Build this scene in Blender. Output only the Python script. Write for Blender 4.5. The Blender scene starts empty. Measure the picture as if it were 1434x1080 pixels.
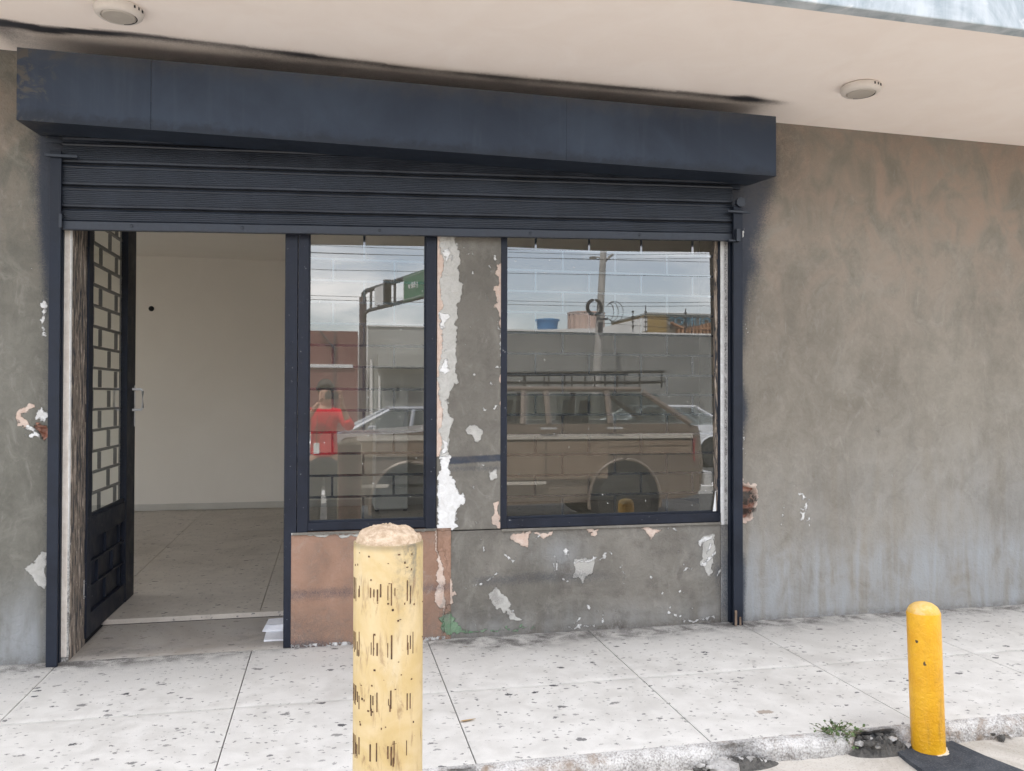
import bpy, bmesh, math, random
import numpy as np
from mathutils import Vector, Matrix
random.seed(4); RS = np.random.RandomState(7)
S = bpy.context.scene; COL = S.collection; R = math.radians

# ---------------------------------------------------------------- camera, sky, sun, exposure
cam = bpy.data.cameras.new('camera'); cam.sensor_fit = 'HORIZONTAL'; cam.sensor_width = 36.0
cam.lens = 36.0 * 1172.6 / 1434.0; cam.clip_start = 0.02; cam.clip_end = 2000
co = bpy.data.objects.new('camera', cam); COL.objects.link(co)
yaw, pitch, roll = 0.214396, 0.011942, 0.00243
fw = Vector((math.sin(yaw)*math.cos(pitch), math.cos(yaw)*math.cos(pitch), math.sin(pitch)))
rt = Vector((math.cos(yaw), -math.sin(yaw), 0)); up = rt.cross(fw)
rt, up = rt*math.cos(roll)+up*math.sin(roll), up*math.cos(roll)-rt*math.sin(roll)
mw = Matrix((rt, up, -fw)).transposed().to_4x4(); mw.translation = Vector((0, -4.641, 1.35))
co.matrix_world = mw; S.camera = co

SUN_EL, SUN_AZ = R(61), R(-28)          # azimuth measured from +y towards +x
wd = bpy.data.worlds.new('World'); S.world = wd; wd.use_nodes = True
wt = wd.node_tree; wt.nodes.clear()
wo = wt.nodes.new('ShaderNodeOutputWorld'); wb = wt.nodes.new('ShaderNodeBackground')
sky = wt.nodes.new('ShaderNodeTexSky'); sky.sky_type = 'NISHITA'; sky.sun_disc = False
sky.sun_elevation = SUN_EL; sky.sun_rotation = SUN_AZ; sky.dust_density = 2.0; sky.air_density = 1.0
tc = wt.nodes.new('ShaderNodeTexCoord'); sp = wt.nodes.new('ShaderNodeSeparateXYZ')
wt.links.new(tc.outputs['Generated'], sp.inputs[0])
def wmath(op, a, b):
    n = wt.nodes.new('ShaderNodeMath'); n.operation = op
    for i, v in enumerate((a, b)):
        if isinstance(v, (int, float)): n.inputs[i].default_value = v
        else: wt.links.new(v, n.inputs[i])
    return n.outputs[0]
den = wmath('ADD', wmath('MAXIMUM', sp.outputs[2], 0.0), 0.22)
cb = wt.nodes.new('ShaderNodeCombineXYZ')
wt.links.new(wmath('DIVIDE', sp.outputs[0], den), cb.inputs[0]); wt.links.new(wmath('DIVIDE', sp.outputs[1], den), cb.inputs[1])
cn = wt.nodes.new('ShaderNodeTexNoise'); cn.inputs['Scale'].default_value = 1.15; cn.inputs['Detail'].default_value = 9
cn.inputs['Roughness'].default_value = 0.58; cn.inputs['Distortion'].default_value = 0.35
wt.links.new(cb.outputs[0], cn.inputs['Vector'])
mr = wt.nodes.new('ShaderNodeMapRange'); mr.interpolation_type = 'SMOOTHSTEP'
mr.inputs['From Min'].default_value = 0.42; mr.inputs['From Max'].default_value = 0.70
mr.inputs['To Max'].default_value = 0.95; mr.inputs['To Min'].default_value = 0.25
wt.links.new(cn.outputs['Fac'], mr.inputs['Value'])
mx = wt.nodes.new('ShaderNodeMix'); mx.data_type = 'RGBA'
wt.links.new(mr.outputs[0], mx.inputs['Factor']); wt.links.new(sky.outputs[0], mx.inputs['A'])
mx.inputs['B'].default_value = (11.3, 10.8, 10.3, 1)
wt.links.new(mx.outputs['Result'], wb.inputs['Color']); wb.inputs['Strength'].default_value = 0.13
wt.links.new(wb.outputs[0], wo.inputs['Surface'])
sl = bpy.data.lights.new('sun', 'SUN'); sl.energy = 2.6; sl.angle = R(1.0); sl.color = (1.0, 0.95, 0.88)
so = bpy.data.objects.new('sun', sl); COL.objects.link(so)
sd = Vector((math.sin(SUN_AZ)*math.cos(SUN_EL), math.cos(SUN_AZ)*math.cos(SUN_EL), math.sin(SUN_EL)))
so.rotation_euler = sd.to_track_quat('Z', 'Y').to_euler()
S.view_settings.view_transform = 'Standard'; S.view_settings.look = 'None'
S.view_settings.exposure = 1.76; S.view_settings.gamma = 1.0; S.view_settings.use_curve_mapping = False
S.cycles.use_denoising = True; S.cycles.max_bounces = 8; S.cycles.diffuse_bounces = 5; S.cycles.transparent_max_bounces = 16
S.cycles.glossy_bounces = 4

# ---------------------------------------------------------------- mesh helpers
class MB:
    def __init__(s): s.v = []; s.f = []; s.m = []
    def add(s, vs, fs, mi=0):
        o = len(s.v); s.v += [tuple(v) for v in vs]; s.f += [tuple(i+o for i in f) for f in fs]; s.m += [mi]*len(fs); return s
    def box(s, x0, x1, y0, y1, z0, z1, mi=0):
        return s.hexa([(x0,y0,z0),(x1,y0,z0),(x1,y1,z0),(x0,y1,z0),(x0,y0,z1),(x1,y0,z1),(x1,y1,z1),(x0,y1,z1)], mi)
    def hexa(s, p, mi=0):
        return s.add(p, [(0,3,2,1),(4,5,6,7),(0,1,5,4),(1,2,6,5),(2,3,7,6),(3,0,4,7)], mi)
    def prism(s, pts, off, mi=0):
        n = len(pts); p = [Vector(q) for q in pts]; o = Vector(off)
        fs = [tuple(range(n)), tuple(range(2*n-1, n-1, -1))] + [(i, i+n, (i+1) % n+n, (i+1) % n) for i in range(n)]
        return s.add(p+[q+o for q in p], fs, mi)
    def tube(s, pts, r, n=8, mi=0, cap=True):
        pts = [Vector(p) for p in pts]; rr = r if isinstance(r, (list, tuple)) else [r]*len(pts); vs = []; fs = []
        ref = Vector((0,0,1)); 
        if abs((pts[1]-pts[0]).normalized().dot(ref)) > .9: ref = Vector((1,0,0))
        for i, p in enumerate(pts):
            t = (pts[min(i+1, len(pts)-1)]-pts[max(i-1, 0)]).normalized()
            a = t.cross(ref).normalized(); b = t.cross(a)
            for k in range(n):
                w = 2*math.pi*k/n; vs.append(p+(a*math.cos(w)+b*math.sin(w))*rr[i])
        for i in range(len(pts)-1):
            for k in range(n): fs.append((i*n+k, i*n+(k+1) % n, (i+1)*n+(k+1) % n, (i+1)*n+k))
        if cap: fs += [tuple(range(n-1, -1, -1)), tuple((len(pts)-1)*n+k for k in range(n))]
        return s.add(vs, fs, mi)
    def lathe(s, prof, n=32, c=(0,0,0), axis='z', mi=0):
        vs = []; fs = []
        for r_, h in prof:
            for k in range(n):
                w = 2*math.pi*k/n; a, b = r_*math.cos(w), r_*math.sin(w)
                vs.append({'z': (c[0]+a, c[1]+b, c[2]+h), 'y': (c[0]+a, c[1]+h, c[2]-b), 'x': (c[0]+h, c[1]+a, c[2]+b)}[axis])
        for i in range(len(prof)-1):
            for k in range(n): fs.append((i*n+k, i*n+(k+1) % n, (i+1)*n+(k+1) % n, (i+1)*n+k))
        fs += [tuple(range(n-1, -1, -1)), tuple((len(prof)-1)*n+k for k in range(n))]
        return s.add(vs, fs, mi)
    def mesh(s, name, mats, smooth=False, bevel=0, seg=2):
        me = bpy.data.meshes.new(name); me.from_pydata(s.v, [], s.f)
        for m in (mats if isinstance(mats, (list, tuple)) else [mats]): me.materials.append(m)
        me.polygons.foreach_set('material_index', s.m)
        bm = bmesh.new(); bm.from_mesh(me); bmesh.ops.recalc_face_normals(bm, faces=bm.faces)
        if bevel: bmesh.ops.bevel(bm, geom=[e for e in bm.edges if len(e.link_faces) == 2 and e.calc_face_angle(0) > .6], offset=bevel, segments=seg, profile=.5, affect='EDGES')
        bm.to_mesh(me); bm.free()
        if smooth: smooth_by_angle(me)
        return me
    def build(s, name, mats, parent=None, smooth=False, bevel=0, seg=2, **props):
        o = bpy.data.objects.new(name, s.mesh(name, mats, smooth, bevel, seg)); COL.objects.link(o)
        return fin(o, parent, **props)
def smooth_by_angle(me, ang=.7):
    me.polygons.foreach_set('use_smooth', [True]*len(me.polygons))
    bm = bmesh.new(); bm.from_mesh(me)
    for e in bm.edges:
        if len(e.link_faces) == 2 and e.calc_face_angle(0) > ang: e.smooth = False
    bm.to_mesh(me); bm.free()
def fin(o, parent=None, label=None, cat=None, group=None, kind=None):
    if parent is not None:
        o.parent = parent; o.matrix_parent_inverse = Matrix.Translation(-world_loc(parent))
    for k, v in (('label', label), ('category', cat), ('group', group), ('kind', kind)):
        if v: o[k] = v
    return o
def world_loc(o): return Vector(o.location)      # parts carry world coordinates in their meshes, so only a thing's own base counts
def thing(name, label, cat, loc=(0,0,0), group=None):
    o = bpy.data.objects.new(name, None); o.empty_display_size = .1; COL.objects.link(o); o.location = loc
    return fin(o, None, label, cat, group)
def clone(o, name=None, parent=None, loc=None):
    c = o.copy(); COL.objects.link(c)
    if parent is not None: c.parent = parent
    if loc is not None: c.location = loc
    return c

# ---------------------------------------------------------------- material helpers
class N:
    def __init__(s, name, rough=.7, metal=0., spec=None):
        s.m = bpy.data.materials.new(name); s.m.use_nodes = True; s.t = s.m.node_tree; s.b = s.t.nodes['Principled BSDF']
        s.b.inputs['Roughness'].default_value = rough; s.b.inputs['Metallic'].default_value = metal
        if spec is not None: s.b.inputs['Specular IOR Level'].default_value = spec
        s.o = s.t.nodes.new('ShaderNodeTexCoord').outputs['Object']; s.w = s.t.nodes.new('ShaderNodeNewGeometry').outputs['Position']
    def put(s, sock, v):
        if isinstance(v, (int, float)): sock.default_value = v
        elif isinstance(v, (tuple, list)): sock.default_value = tuple(v)+(1,)*(len(sock.default_value)-len(v)) if len(sock.default_value) > len(v) else tuple(v)
        else: s.t.links.new(v, sock)
    def n(s, ty, outs=0, ins=None, **pr):
        nd = s.t.nodes.new(ty)
        for k, v in pr.items(): setattr(nd, k, v)
        for k, v in (ins or {}).items(): s.put(nd.inputs[k], v)
        return nd.outputs[outs]
    def math(s, op, a, b=0., c=0., clamp=False): return s.n('ShaderNodeMath', 0, {0: a, 1: b, 2: c}, operation=op, use_clamp=clamp)
    def noise(s, sc, det=4, ro=.55, dist=0., vec=None, outs='Fac'):
        return s.n('ShaderNodeTexNoise', outs, {'Vector': vec if vec is not None else s.o, 'Scale': sc, 'Detail': det, 'Roughness': ro, 'Distortion': dist})
    def vor(s, sc, vec=None, outs='Distance', feature='F1', rnd=1.): return s.n('ShaderNodeTexVoronoi', outs, {'Vector': vec if vec is not None else s.o, 'Scale': sc, 'Randomness': rnd}, feature=feature)
    def scale(s, v, k): return s.n('ShaderNodeVectorMath', 0, {0: v, 1: k}, operation='MULTIPLY')
    def vadd(s, a, b): return s.n('ShaderNodeVectorMath', 0, {0: a, 1: b}, operation='ADD')
    def ss(s, v, a, b, lo=0., hi=1.): return s.n('ShaderNodeMapRange', 0, {'Value': v, 'From Min': a, 'From Max': b, 'To Min': lo, 'To Max': hi}, interpolation_type='SMOOTHSTEP')
    def mix(s, f, a, b, blend='MIX'): return s.n('ShaderNodeMix', 2, {0: f, 6: a, 7: b}, data_type='RGBA', blend_type=blend)
    def attr(s, name): return s.n('ShaderNodeAttribute', 'Fac', attribute_name=name)
    def bump(s, h, st=.3, d=.01, prev=None):
        i = {'Height': h, 'Strength': st, 'Distance': d}
        if prev is not None: i['Normal'] = prev
        return s.n('ShaderNodeBump', 0, i)
    def done(s, col=None, rough=None, bump=None):
        if col is not None: s.put(s.b.inputs['Base Color'], col)
        if rough is not None: s.put(s.b.inputs['Roughness'], rough)
        if bump is not None: s.t.links.new(bump, s.b.inputs['Normal'])
        return s.m
def worn(name, c1, c2, sc=6., rough=.6, metal=0., bump=.15, grain=90., spec=None, dist=.005, chips=None, chip_amt=.68):
    k = N(name, rough, metal, spec)
    a = k.noise(sc, 6, .6, .4); g = k.noise(grain, 3, .6)
    col = k.mix(k.ss(k.math('ADD', k.math('MULTIPLY', a, .8), k.math('MULTIPLY', g, .2)), .32, .68), c1, c2)
    if chips is not None:
        col = k.mix(k.ss(k.noise(sc*7, 8, .7), chip_amt, chip_amt+.04), col, chips)
    return k.done(col, k.ss(a, .2, .8, rough-.1, rough+.12), k.bump(g, bump, dist))
def plain(name, c, rough=.5, metal=0., spec=None): return N(name, rough, metal, spec).done(c)

def cement(name, c1, c2, warm=(.285,.218,.172), bumpy=.6):
    k = N(name, .92, spec=.25); p = k.w
    n1 = k.noise(.9, 5, .55, .5, p); n2 = k.noise(4.0, 9, .62, .9, k.scale(p, (1.25, 1, .8))); n3 = k.noise(150, 3, .6, 0, p); ne = k.noise(38, 8, .68, .3, p)
    st = k.noise(1., 5, .6, .6, k.scale(p, (9, 9, .9))); n5 = k.noise(22, 6, .65, 1., p)
    t = k.math('ADD', k.math('MULTIPLY', n1, .45), k.math('ADD', k.math('MULTIPLY', n2, .35), k.math('MULTIPLY', n5, .2)))
    col = k.mix(k.ss(t, .34, .66), c1, c2)
    col = k.mix(k.ss(k.noise(6, 10, .72, 1.6, k.scale(p, (1.6, 1, .9))), .52, .74, 0, .36), col, (.34,.325,.29))
    col = k.mix(k.ss(k.noise(2.3, 9, .7, 2.2, p), .50, .74, 0, .28), col, (.33,.315,.28))          # trowel scuffs
    col = k.mix(k.ss(k.noise(14, 8, .7, 1., p), .62, .75, 0, .4), col, (.15,.145,.13))
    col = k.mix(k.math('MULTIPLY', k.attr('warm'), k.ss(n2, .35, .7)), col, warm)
    col = k.mix(k.math('MULTIPLY', k.attr('wash'), k.ss(k.math('ADD', k.math('MULTIPLY', st, .6), k.math('MULTIPLY', n2, .4)), .3, .68), clamp=True), col, (.30,.315,.325))
    wv = k.vadd(p, k.scale(k.noise(5, 6, .7, 0, p, 'Color'), (.16, .16, .16)))
    ck = k.math('MULTIPLY', k.ss(k.vor(1.35, wv, 'Distance', 'DISTANCE_TO_EDGE'), .0045, .0005), k.ss(k.noise(1.6, 3, .5, 0, p), .53, .60))
    col = k.mix(k.math('MULTIPLY', ck, .12), col, (.07,.065,.058))
    hs = None
    def layer(nm, c, cb, amp):
        nonlocal col, hs
        m = k.ss(k.math('ADD', k.attr(nm), k.math('MULTIPLY', k.math('SUBTRACT', ne, .5), amp)), .49, .515)
        col = k.mix(m, col, k.mix(k.ss(n5, .3, .7), c, cb)); hs = m if hs is None else k.math('ADD', hs, m)
    layer('pale', (.40,.39,.36), (.50,.49,.46), .16)
    layer('pink', (.50,.37,.30), (.60,.50,.43), .22)
    layer('cem', c1, c2, .25)
    layer('green', (.115,.21,.12), (.23,.31,.22), .5)
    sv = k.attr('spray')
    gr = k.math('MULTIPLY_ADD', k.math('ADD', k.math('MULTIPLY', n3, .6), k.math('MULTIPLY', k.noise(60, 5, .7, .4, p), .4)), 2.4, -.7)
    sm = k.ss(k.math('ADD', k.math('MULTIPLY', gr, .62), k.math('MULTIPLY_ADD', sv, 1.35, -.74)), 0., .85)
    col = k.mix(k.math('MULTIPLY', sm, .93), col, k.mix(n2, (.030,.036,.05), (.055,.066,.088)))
    layer('white', (.60,.59,.57), (.74,.74,.73), .28)
    layer('brick', (.30,.12,.075), (.52,.33,.26), .22)
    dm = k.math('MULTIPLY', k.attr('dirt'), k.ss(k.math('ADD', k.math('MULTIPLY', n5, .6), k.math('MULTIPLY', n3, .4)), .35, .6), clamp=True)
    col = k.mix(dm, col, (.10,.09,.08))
    b = k.bump(hs, .9, .006); b = k.bump(k.math('ADD', k.math('MULTIPLY', n5, .7), k.math('MULTIPLY', k.noise(60, 5, .6, .5, p), .5)), bumpy, .012, b)
    b = k.bump(n3, .25, .0015, b)
    return k.done(col, None, b)

M = {}
M['cement'] = cement('grey cement render', (.162,.145,.119), (.262,.238,.199))
M['cement_left'] = cement('grey green cement render', (.112,.108,.091), (.184,.177,.152))
M['cement_dark'] = cement('scarred grey cement', (.114,.107,.092), (.200,.187,.163), bumpy=.75)
M['pink'] = cement('pink plaster', (.24,.145,.10), (.345,.217,.158))
M['navy'] = worn('navy enamel paint', (.005,.008,.016), (.012,.017,.029), 5, .5, 0, .12, 60, spec=.3, chips=(.22,.22,.23), chip_amt=.72)
M['navy_worn'] = worn('scuffed navy enamel paint', (.005,.0075,.015), (.011,.015,.027), 7, .5, 0, .2, 60, spec=.3, chips=(.34,.35,.36), chip_amt=.655)
def hood_mat():
    k = N('sooty navy sheet metal', .5, 0., .22); p = k.w; a = k.noise(1.6, 6, .6, .5, p); g = k.noise(70, 4, .65, 0, p); st = k.noise(1., 6, .65, .4, k.scale(p, (14, 14, 1.1)))
    col = k.mix(k.ss(a, .3, .7), (.022,.031,.050), (.037,.051,.077)); col = k.mix(k.ss(st, .5, .8, 0, .28), col, (.066,.080,.105))
    x = k.n('ShaderNodeSeparateXYZ', 0, {0: p}); z = k.n('ShaderNodeSeparateXYZ', 2, {0: p}); zt = k.math('ADD', z, k.math('MULTIPLY', x, .0097)); b = k.noise(11, 8, .7, .6, p)
    col = k.mix(k.math('MULTIPLY', k.ss(k.math('ADD', zt, k.math('MULTIPLY', k.math('SUBTRACT', b, .5), .2)), 2.86, 3.0), .55), col, (.07,.066,.062))       # dust settled under the top edge
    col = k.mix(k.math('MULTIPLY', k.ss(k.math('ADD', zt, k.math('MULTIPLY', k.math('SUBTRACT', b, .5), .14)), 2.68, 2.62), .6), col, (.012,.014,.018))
    col = k.mix(k.math('MULTIPLY', k.ss(x, -1.15, -1.45), k.ss(b, .5, .62)), col, (.075,.068,.06)); col = k.mix(k.ss(b, .70, .73), col, (.012,.012,.014))
    col = k.mix(k.ss(k.noise(5, 10, .8, 3., k.scale(p, (1, 1, 3))), .66, .69, 0, .5), col, (.085,.092,.10))
    n1 = k.bump(k.noise(2.2, 2, .5, 0, p), .35, .03)
    return k.done(col, k.ss(a, .2, .8, .38, .6), k.bump(g, .12, .003, n1))
M['hood'] = hood_mat()
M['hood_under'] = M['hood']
M['slat'] = worn('dusty navy shutter metal', (.010,.014,.022), (.026,.033,.047), 6, .45, .1, .02, 120)
M['bar'] = worn('glossy navy grille paint', (.025,.03,.04), (.04,.048,.06), 10, .12, 0, .02, 60, spec=1.)
_b = M['bar'].node_tree.nodes['Principled BSDF']; _b.inputs['Coat Weight'].default_value = .8; _b.inputs['Coat IOR'].default_value = 1.75; _b.inputs['Coat Roughness'].default_value = .08
M['dark'] = plain('dark recess', (.012,.012,.014), .9)
M['cream'] = worn('cream plaster edge', (.58,.52,.46), (.72,.67,.61), 14, .9, 0, .5, 120, chips=(.16,.12,.10), chip_amt=.66)
M['chrome'] = worn('brushed steel', (.62,.62,.62), (.75,.75,.75), 30, .3, .35, .05)
M['lamp'] = worn('off white lamp plastic', (.60,.55,.50), (.66,.61,.56), 8, .5, 0, .04)
M['lens'] = worn('dusty lamp lens', (.40,.36,.32), (.46,.42,.37), 8, .45, 0, .04)
M['inner'] = worn('cream interior wall paint', (.82,.78,.71), (.86,.82,.75), 1.2, .85, 0, .06, 60)
M['base'] = worn('white baseboard', (.56,.54,.49), (.62,.60,.55), 4, .6)
M['white'] = worn('white enamel', (.70,.71,.70), (.78,.79,.78), 5, .5, 0, .05)
M['paper'] = worn('white card', (.68,.69,.72), (.78,.79,.81), 20, .8, 0, .1)

def reveal_mat():
    k = N('peeling sooty door reveal', .85); v = k.scale(k.o, (14, 14, 2.2))
    a = k.noise(3., 10, .72, 1., v); b = k.noise(14, 8, .7, .5)
    col = k.mix(k.ss(a, .42, .52), (.03,.034,.042), (.20,.16,.125)); col = k.mix(k.ss(a, .54, .60), col, (.46,.39,.33))
    col = k.mix(k.ss(b, .66, .7), col, (.62,.58,.54))
    return k.done(col, None, k.bump(a, .8, .01))
M['reveal'] = reveal_mat()

def terrazzo(name, base, base2, dirt_col=(.20,.165,.13), chips=1., dark=(.055,.055,.062), dirty=0.):
    k = N(name, .62, spec=.35); p = k.w; wob = k.vadd(p, k.scale(k.noise(34, 5, .7, 0, p, 'Color'), (.05, .05, .05)))
    big = k.noise(1.1, 6, .6, .6, p); mid = k.noise(9, 6, .6, .5, p); fine = k.noise(300, 2, .5, 0, p)
    col = k.mix(k.ss(mid, .3, .7), base, base2)
    col = k.mix(k.ss(fine, .52, .75, 0, .35), col, (.34,.33,.31))
    for sc, pr, r0, r1, cc, ax in ((55, .40, .06, .34, (.20,.195,.19), .6), (30, .30, .05, .28, (.12,.12,.125), .7), (15, .20, .05, .26, dark, .75), (7.3, .10, .03, .125, dark, .6), (9, .03, .05, .2, (.36,.31,.26), .6)):
        v = k.scale(wob, (ax, 1.0, 1.0)) if sc != 15 else k.n('ShaderNodeMapping', 0, {'Vector': wob, 'Rotation': (0, 0, .7), 'Scale': (ax, 1.25, 1)})
        d = k.vor(sc, v); c = k.n('ShaderNodeSeparateColor', 0, {0: k.vor(sc, v, 'Color')}); c2 = k.n('ShaderNodeSeparateColor', 1, {0: k.vor(sc, v, 'Color')})
        rad = k.math('MULTIPLY', k.ss(c, 0, pr, r1, r0), k.math('LESS_THAN', c, pr*chips))
        col = k.mix(k.math('MULTIPLY', k.math('LESS_THAN', d, rad), k.ss(c2, 0, 1, .55, 1.)), col, cc)
    col = k.mix(k.ss(big, .46, .74, dirty*.5, .28+dirty), col, dirt_col)
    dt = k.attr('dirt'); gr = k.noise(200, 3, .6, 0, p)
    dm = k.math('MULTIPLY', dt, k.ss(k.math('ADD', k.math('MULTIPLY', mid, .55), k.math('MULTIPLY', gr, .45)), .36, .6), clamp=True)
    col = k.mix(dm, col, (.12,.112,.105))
    return k.done(col, k.ss(mid, .3, .7, .5, .75), k.bump(k.noise(120, 4, .6, 0, p), .2, .003))
M['terrazzo'] = terrazzo('white terrazzo paving', (.60,.585,.55), (.71,.695,.66), dirt_col=(.34,.32,.29), dirty=.10)
M['terrazzo_in'] = terrazzo('interior terrazzo floor', (.50,.455,.40), (.60,.555,.49), dirty=.15)
M['terrazzo_dirt'] = terrazzo('dirty terrazzo threshold', (.40,.37,.33), (.54,.51,.47), dirty=.35)
def kerb_mat():
    k = N('washed pebble kerb', .9); p = k.w; d = k.vor(85, p); n = k.noise(5, 7, .65, .5, p)
    col = k.mix(k.ss(k.math('ADD', k.math('MULTIPLY', k.noise(140, 4, .7, 0, p), .6), k.math('MULTIPLY', k.noise(16, 6, .7, .5, p), .4)), .42, .64), (.58,.57,.55), (.22,.205,.19)); col = k.mix(k.ss(n, .52, .7), col, (.25,.19,.14))
    col = k.mix(k.attr('dirt'), col, (.045,.043,.042))
    return k.done(col, None, k.bump(d, .7, .006))
M['kerb'] = kerb_mat()
def street_mat(name, c1, c2, c3, sc=3.):
    k = N(name, .92, spec=.2); p = k.w; n = k.noise(sc, 8, .62, .8, p); f = k.noise(130, 4, .65, 0, p); s2 = k.noise(6, 9, .7, 1.5, p)
    col = k.mix(k.ss(n, .35, .65), c1, c2); col = k.mix(k.ss(s2, .6, .72, 0, .8), col, c3); col = k.mix(k.ss(f, .5, .75, 0, .5), col, c3)
    return k.done(col, None, k.bump(f, .5, .006))
M['apron'] = street_mat('worn beige concrete', (.42,.39,.34), (.56,.53,.48), (.18,.13,.095))
M['asphalt'] = street_mat('grey asphalt', (.07,.07,.07), (.11,.11,.105), (.045,.045,.045), .6)
M['pad'] = street_mat('dark painted concrete', (.040,.046,.056), (.075,.082,.092), (.20,.195,.18), 7.)

def glass_mat(name, ior=2.15, tint=(.70,.72,.70), dirt=.045):
    m = bpy.data.materials.new(name); m.use_nodes = True; t = m.node_tree; t.nodes.clear()
    o = t.nodes.new('ShaderNodeOutputMaterial'); tr = t.nodes.new('ShaderNodeBsdfTransparent'); gl = t.nodes.new('ShaderNodeBsdfGlossy')
    df = t.nodes.new('ShaderNodeBsdfDiffuse'); fr = t.nodes.new('ShaderNodeFresnel'); a = t.nodes.new('ShaderNodeMixShader'); b = t.nodes.new('ShaderNodeMixShader')
    tr.inputs[0].default_value = tint+(1,); gl.inputs['Roughness'].default_value = .0; gl.inputs['Color'].default_value = (.95,.97,1,1)
    df.inputs['Color'].default_value = (.5,.5,.48,1); fr.inputs['IOR'].default_value = ior
    g = t.nodes.new('ShaderNodeNewGeometry'); nz = t.nodes.new('ShaderNodeTexNoise'); nz.inputs['Scale'].default_value = 60; nz.inputs['Detail'].default_value = 8; nz.inputs['Roughness'].default_value = .75
    mp = t.nodes.new('ShaderNodeMapping'); mp.inputs['Scale'].default_value = (1, 1, .35); t.links.new(g.outputs['Position'], mp.inputs[0]); t.links.new(mp.outputs[0], nz.inputs['Vector'])
    r = t.nodes.new('ShaderNodeMapRange'); r.inputs['From Min'].default_value = .66; r.inputs['From Max'].default_value = .80; r.inputs['To Min'].default_value = dirt*.25; r.inputs['To Max'].default_value = dirt*6
    t.links.new(nz.outputs['Fac'], r.inputs['Value'])
    g2_ = t.nodes.new('ShaderNodeNewGeometry'); io = t.nodes.new('ShaderNodeMapRange'); io.inputs['To Min'].default_value = ior; io.inputs['To Max'].default_value = 1/ior
    t.links.new(g2_.outputs['Backfacing'], io.inputs['Value']); t.links.new(io.outputs[0], fr.inputs['IOR'])
    vo = t.nodes.new('ShaderNodeTexVoronoi'); vo.inputs['Scale'].default_value = 34; t.links.new(g.outputs['Position'], vo.inputs['Vector']); sc_ = t.nodes.new('ShaderNodeSeparateColor'); t.links.new(vo.outputs['Color'], sc_.inputs[0])
    md = t.nodes.new('ShaderNodeMath'); md.operation = 'MULTIPLY'; md.inputs[1].default_value = .9; c1 = t.nodes.new('ShaderNodeMath'); c1.operation = 'LESS_THAN'; c1.inputs[1].default_value = .09 if dirt > .03 else 0.
    c2 = t.nodes.new('ShaderNodeMath'); c2.operation = 'LESS_THAN'; c3 = t.nodes.new('ShaderNodeMath'); c3.operation = 'MULTIPLY'; c3.inputs[1].default_value = .13
    t.links.new(sc_.outputs[0], c1.inputs[0]); t.links.new(sc_.outputs[1], c3.inputs[0]); t.links.new(vo.outputs['Distance'], c2.inputs[0]); t.links.new(c3.outputs[0], c2.inputs[1]); t.links.new(c1.outputs[0], md.inputs[0])
    m2 = t.nodes.new('ShaderNodeMath'); m2.operation = 'MULTIPLY'; t.links.new(md.outputs[0], m2.inputs[0]); t.links.new(c2.outputs[0], m2.inputs[1]); mxx = t.nodes.new('ShaderNodeMath'); mxx.operation = 'MAXIMUM'; t.links.new(r.outputs[0], mxx.inputs[0]); t.links.new(m2.outputs[0], mxx.inputs[1])
    t.links.new(fr.outputs[0], a.inputs[0]); t.links.new(tr.outputs[0], a.inputs[1]); t.links.new(gl.outputs[0], a.inputs[2])
    t.links.new(mxx.outputs[0], b.inputs[0]); t.links.new(a.outputs[0], b.inputs[1]); t.links.new(df.outputs[0], b.inputs[2]); t.links.new(b.outputs[0], o.inputs[0])
    return m
M['glass'] = glass_mat('shop window glass', 2.3, (.57,.59,.57), .045); M['door_glass'] = glass_mat('door glass', 1.45, (.90,.92,.88), .03)
M['handle'] = worn('pale satin steel', (.68,.68,.68), (.80,.80,.80), 30, .35, .1, .03)

# ---------------------------------------------------------------- fields painted on gridded walls (paint, peel, spray: shapes that belong to the wall)
_lat = RS.rand(4, 64, 64)
def vnoise(X, Z, sc, k):
    u, v = X/sc+17.3*k, Z/sc+9.1*k; iu, iv = np.floor(u).astype(int), np.floor(v).astype(int); fu, fv = u-iu, v-iv; fu = fu*fu*(3-2*fu); fv = fv*fv*(3-2*fv)
    L = lambda a, b: _lat[k % 4, a % 64, b % 64]
    return (L(iu, iv)*(1-fu)+L(iu+1, iv)*fu)*(1-fv)+(L(iu, iv+1)*(1-fu)+L(iu+1, iv+1)*fu)*fv-.5
def warp(X, Z):
    return (X+.030*vnoise(X, Z, .05, 0)+.016*vnoise(X, Z, .019, 1), Z+.030*vnoise(X, Z, .05, 2)+.016*vnoise(X, Z, .019, 3))
def sdpoly(X, Z, pts):
    X, Z = warp(X, Z)
    P = np.stack([X, Z], -1); d2 = np.full(X.shape, 1e9); ins = np.zeros(X.shape, bool); n = len(pts)
    for i in range(n):
        a = np.array(pts[i]); b = np.array(pts[(i+1) % n]); e = b-a; w = P-a
        t = np.clip((w@e)/(e@e+1e-12), 0, 1); q = w-t[..., None]*e; d2 = np.minimum(d2, (q**2).sum(-1))
        c = (a[1] > P[..., 1]) != (b[1] > P[..., 1]); xs = a[0]+(P[..., 1]-a[1])*(b[0]-a[0])/(b[1]-a[1]+1e-12); ins ^= c & (P[..., 0] < xs)
    return np.where(ins, 1, -1)*np.sqrt(d2)
def sdline(X, Z, pts, w):
    if w > .009: X, Z = warp(X, Z)
    P = np.stack([X, Z], -1); d2 = np.full(X.shape, 1e9)
    for i in range(len(pts)-1):
        a = np.array(pts[i]); b = np.array(pts[i+1]); e = b-a; v = P-a
        t = np.clip((v@e)/(e@e+1e-12), 0, 1); q = v-t[..., None]*e; d2 = np.minimum(d2, (q**2).sum(-1))
    return w-np.sqrt(d2)
enc = lambda d: np.clip(.5+d*5., 0, 1)
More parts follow.
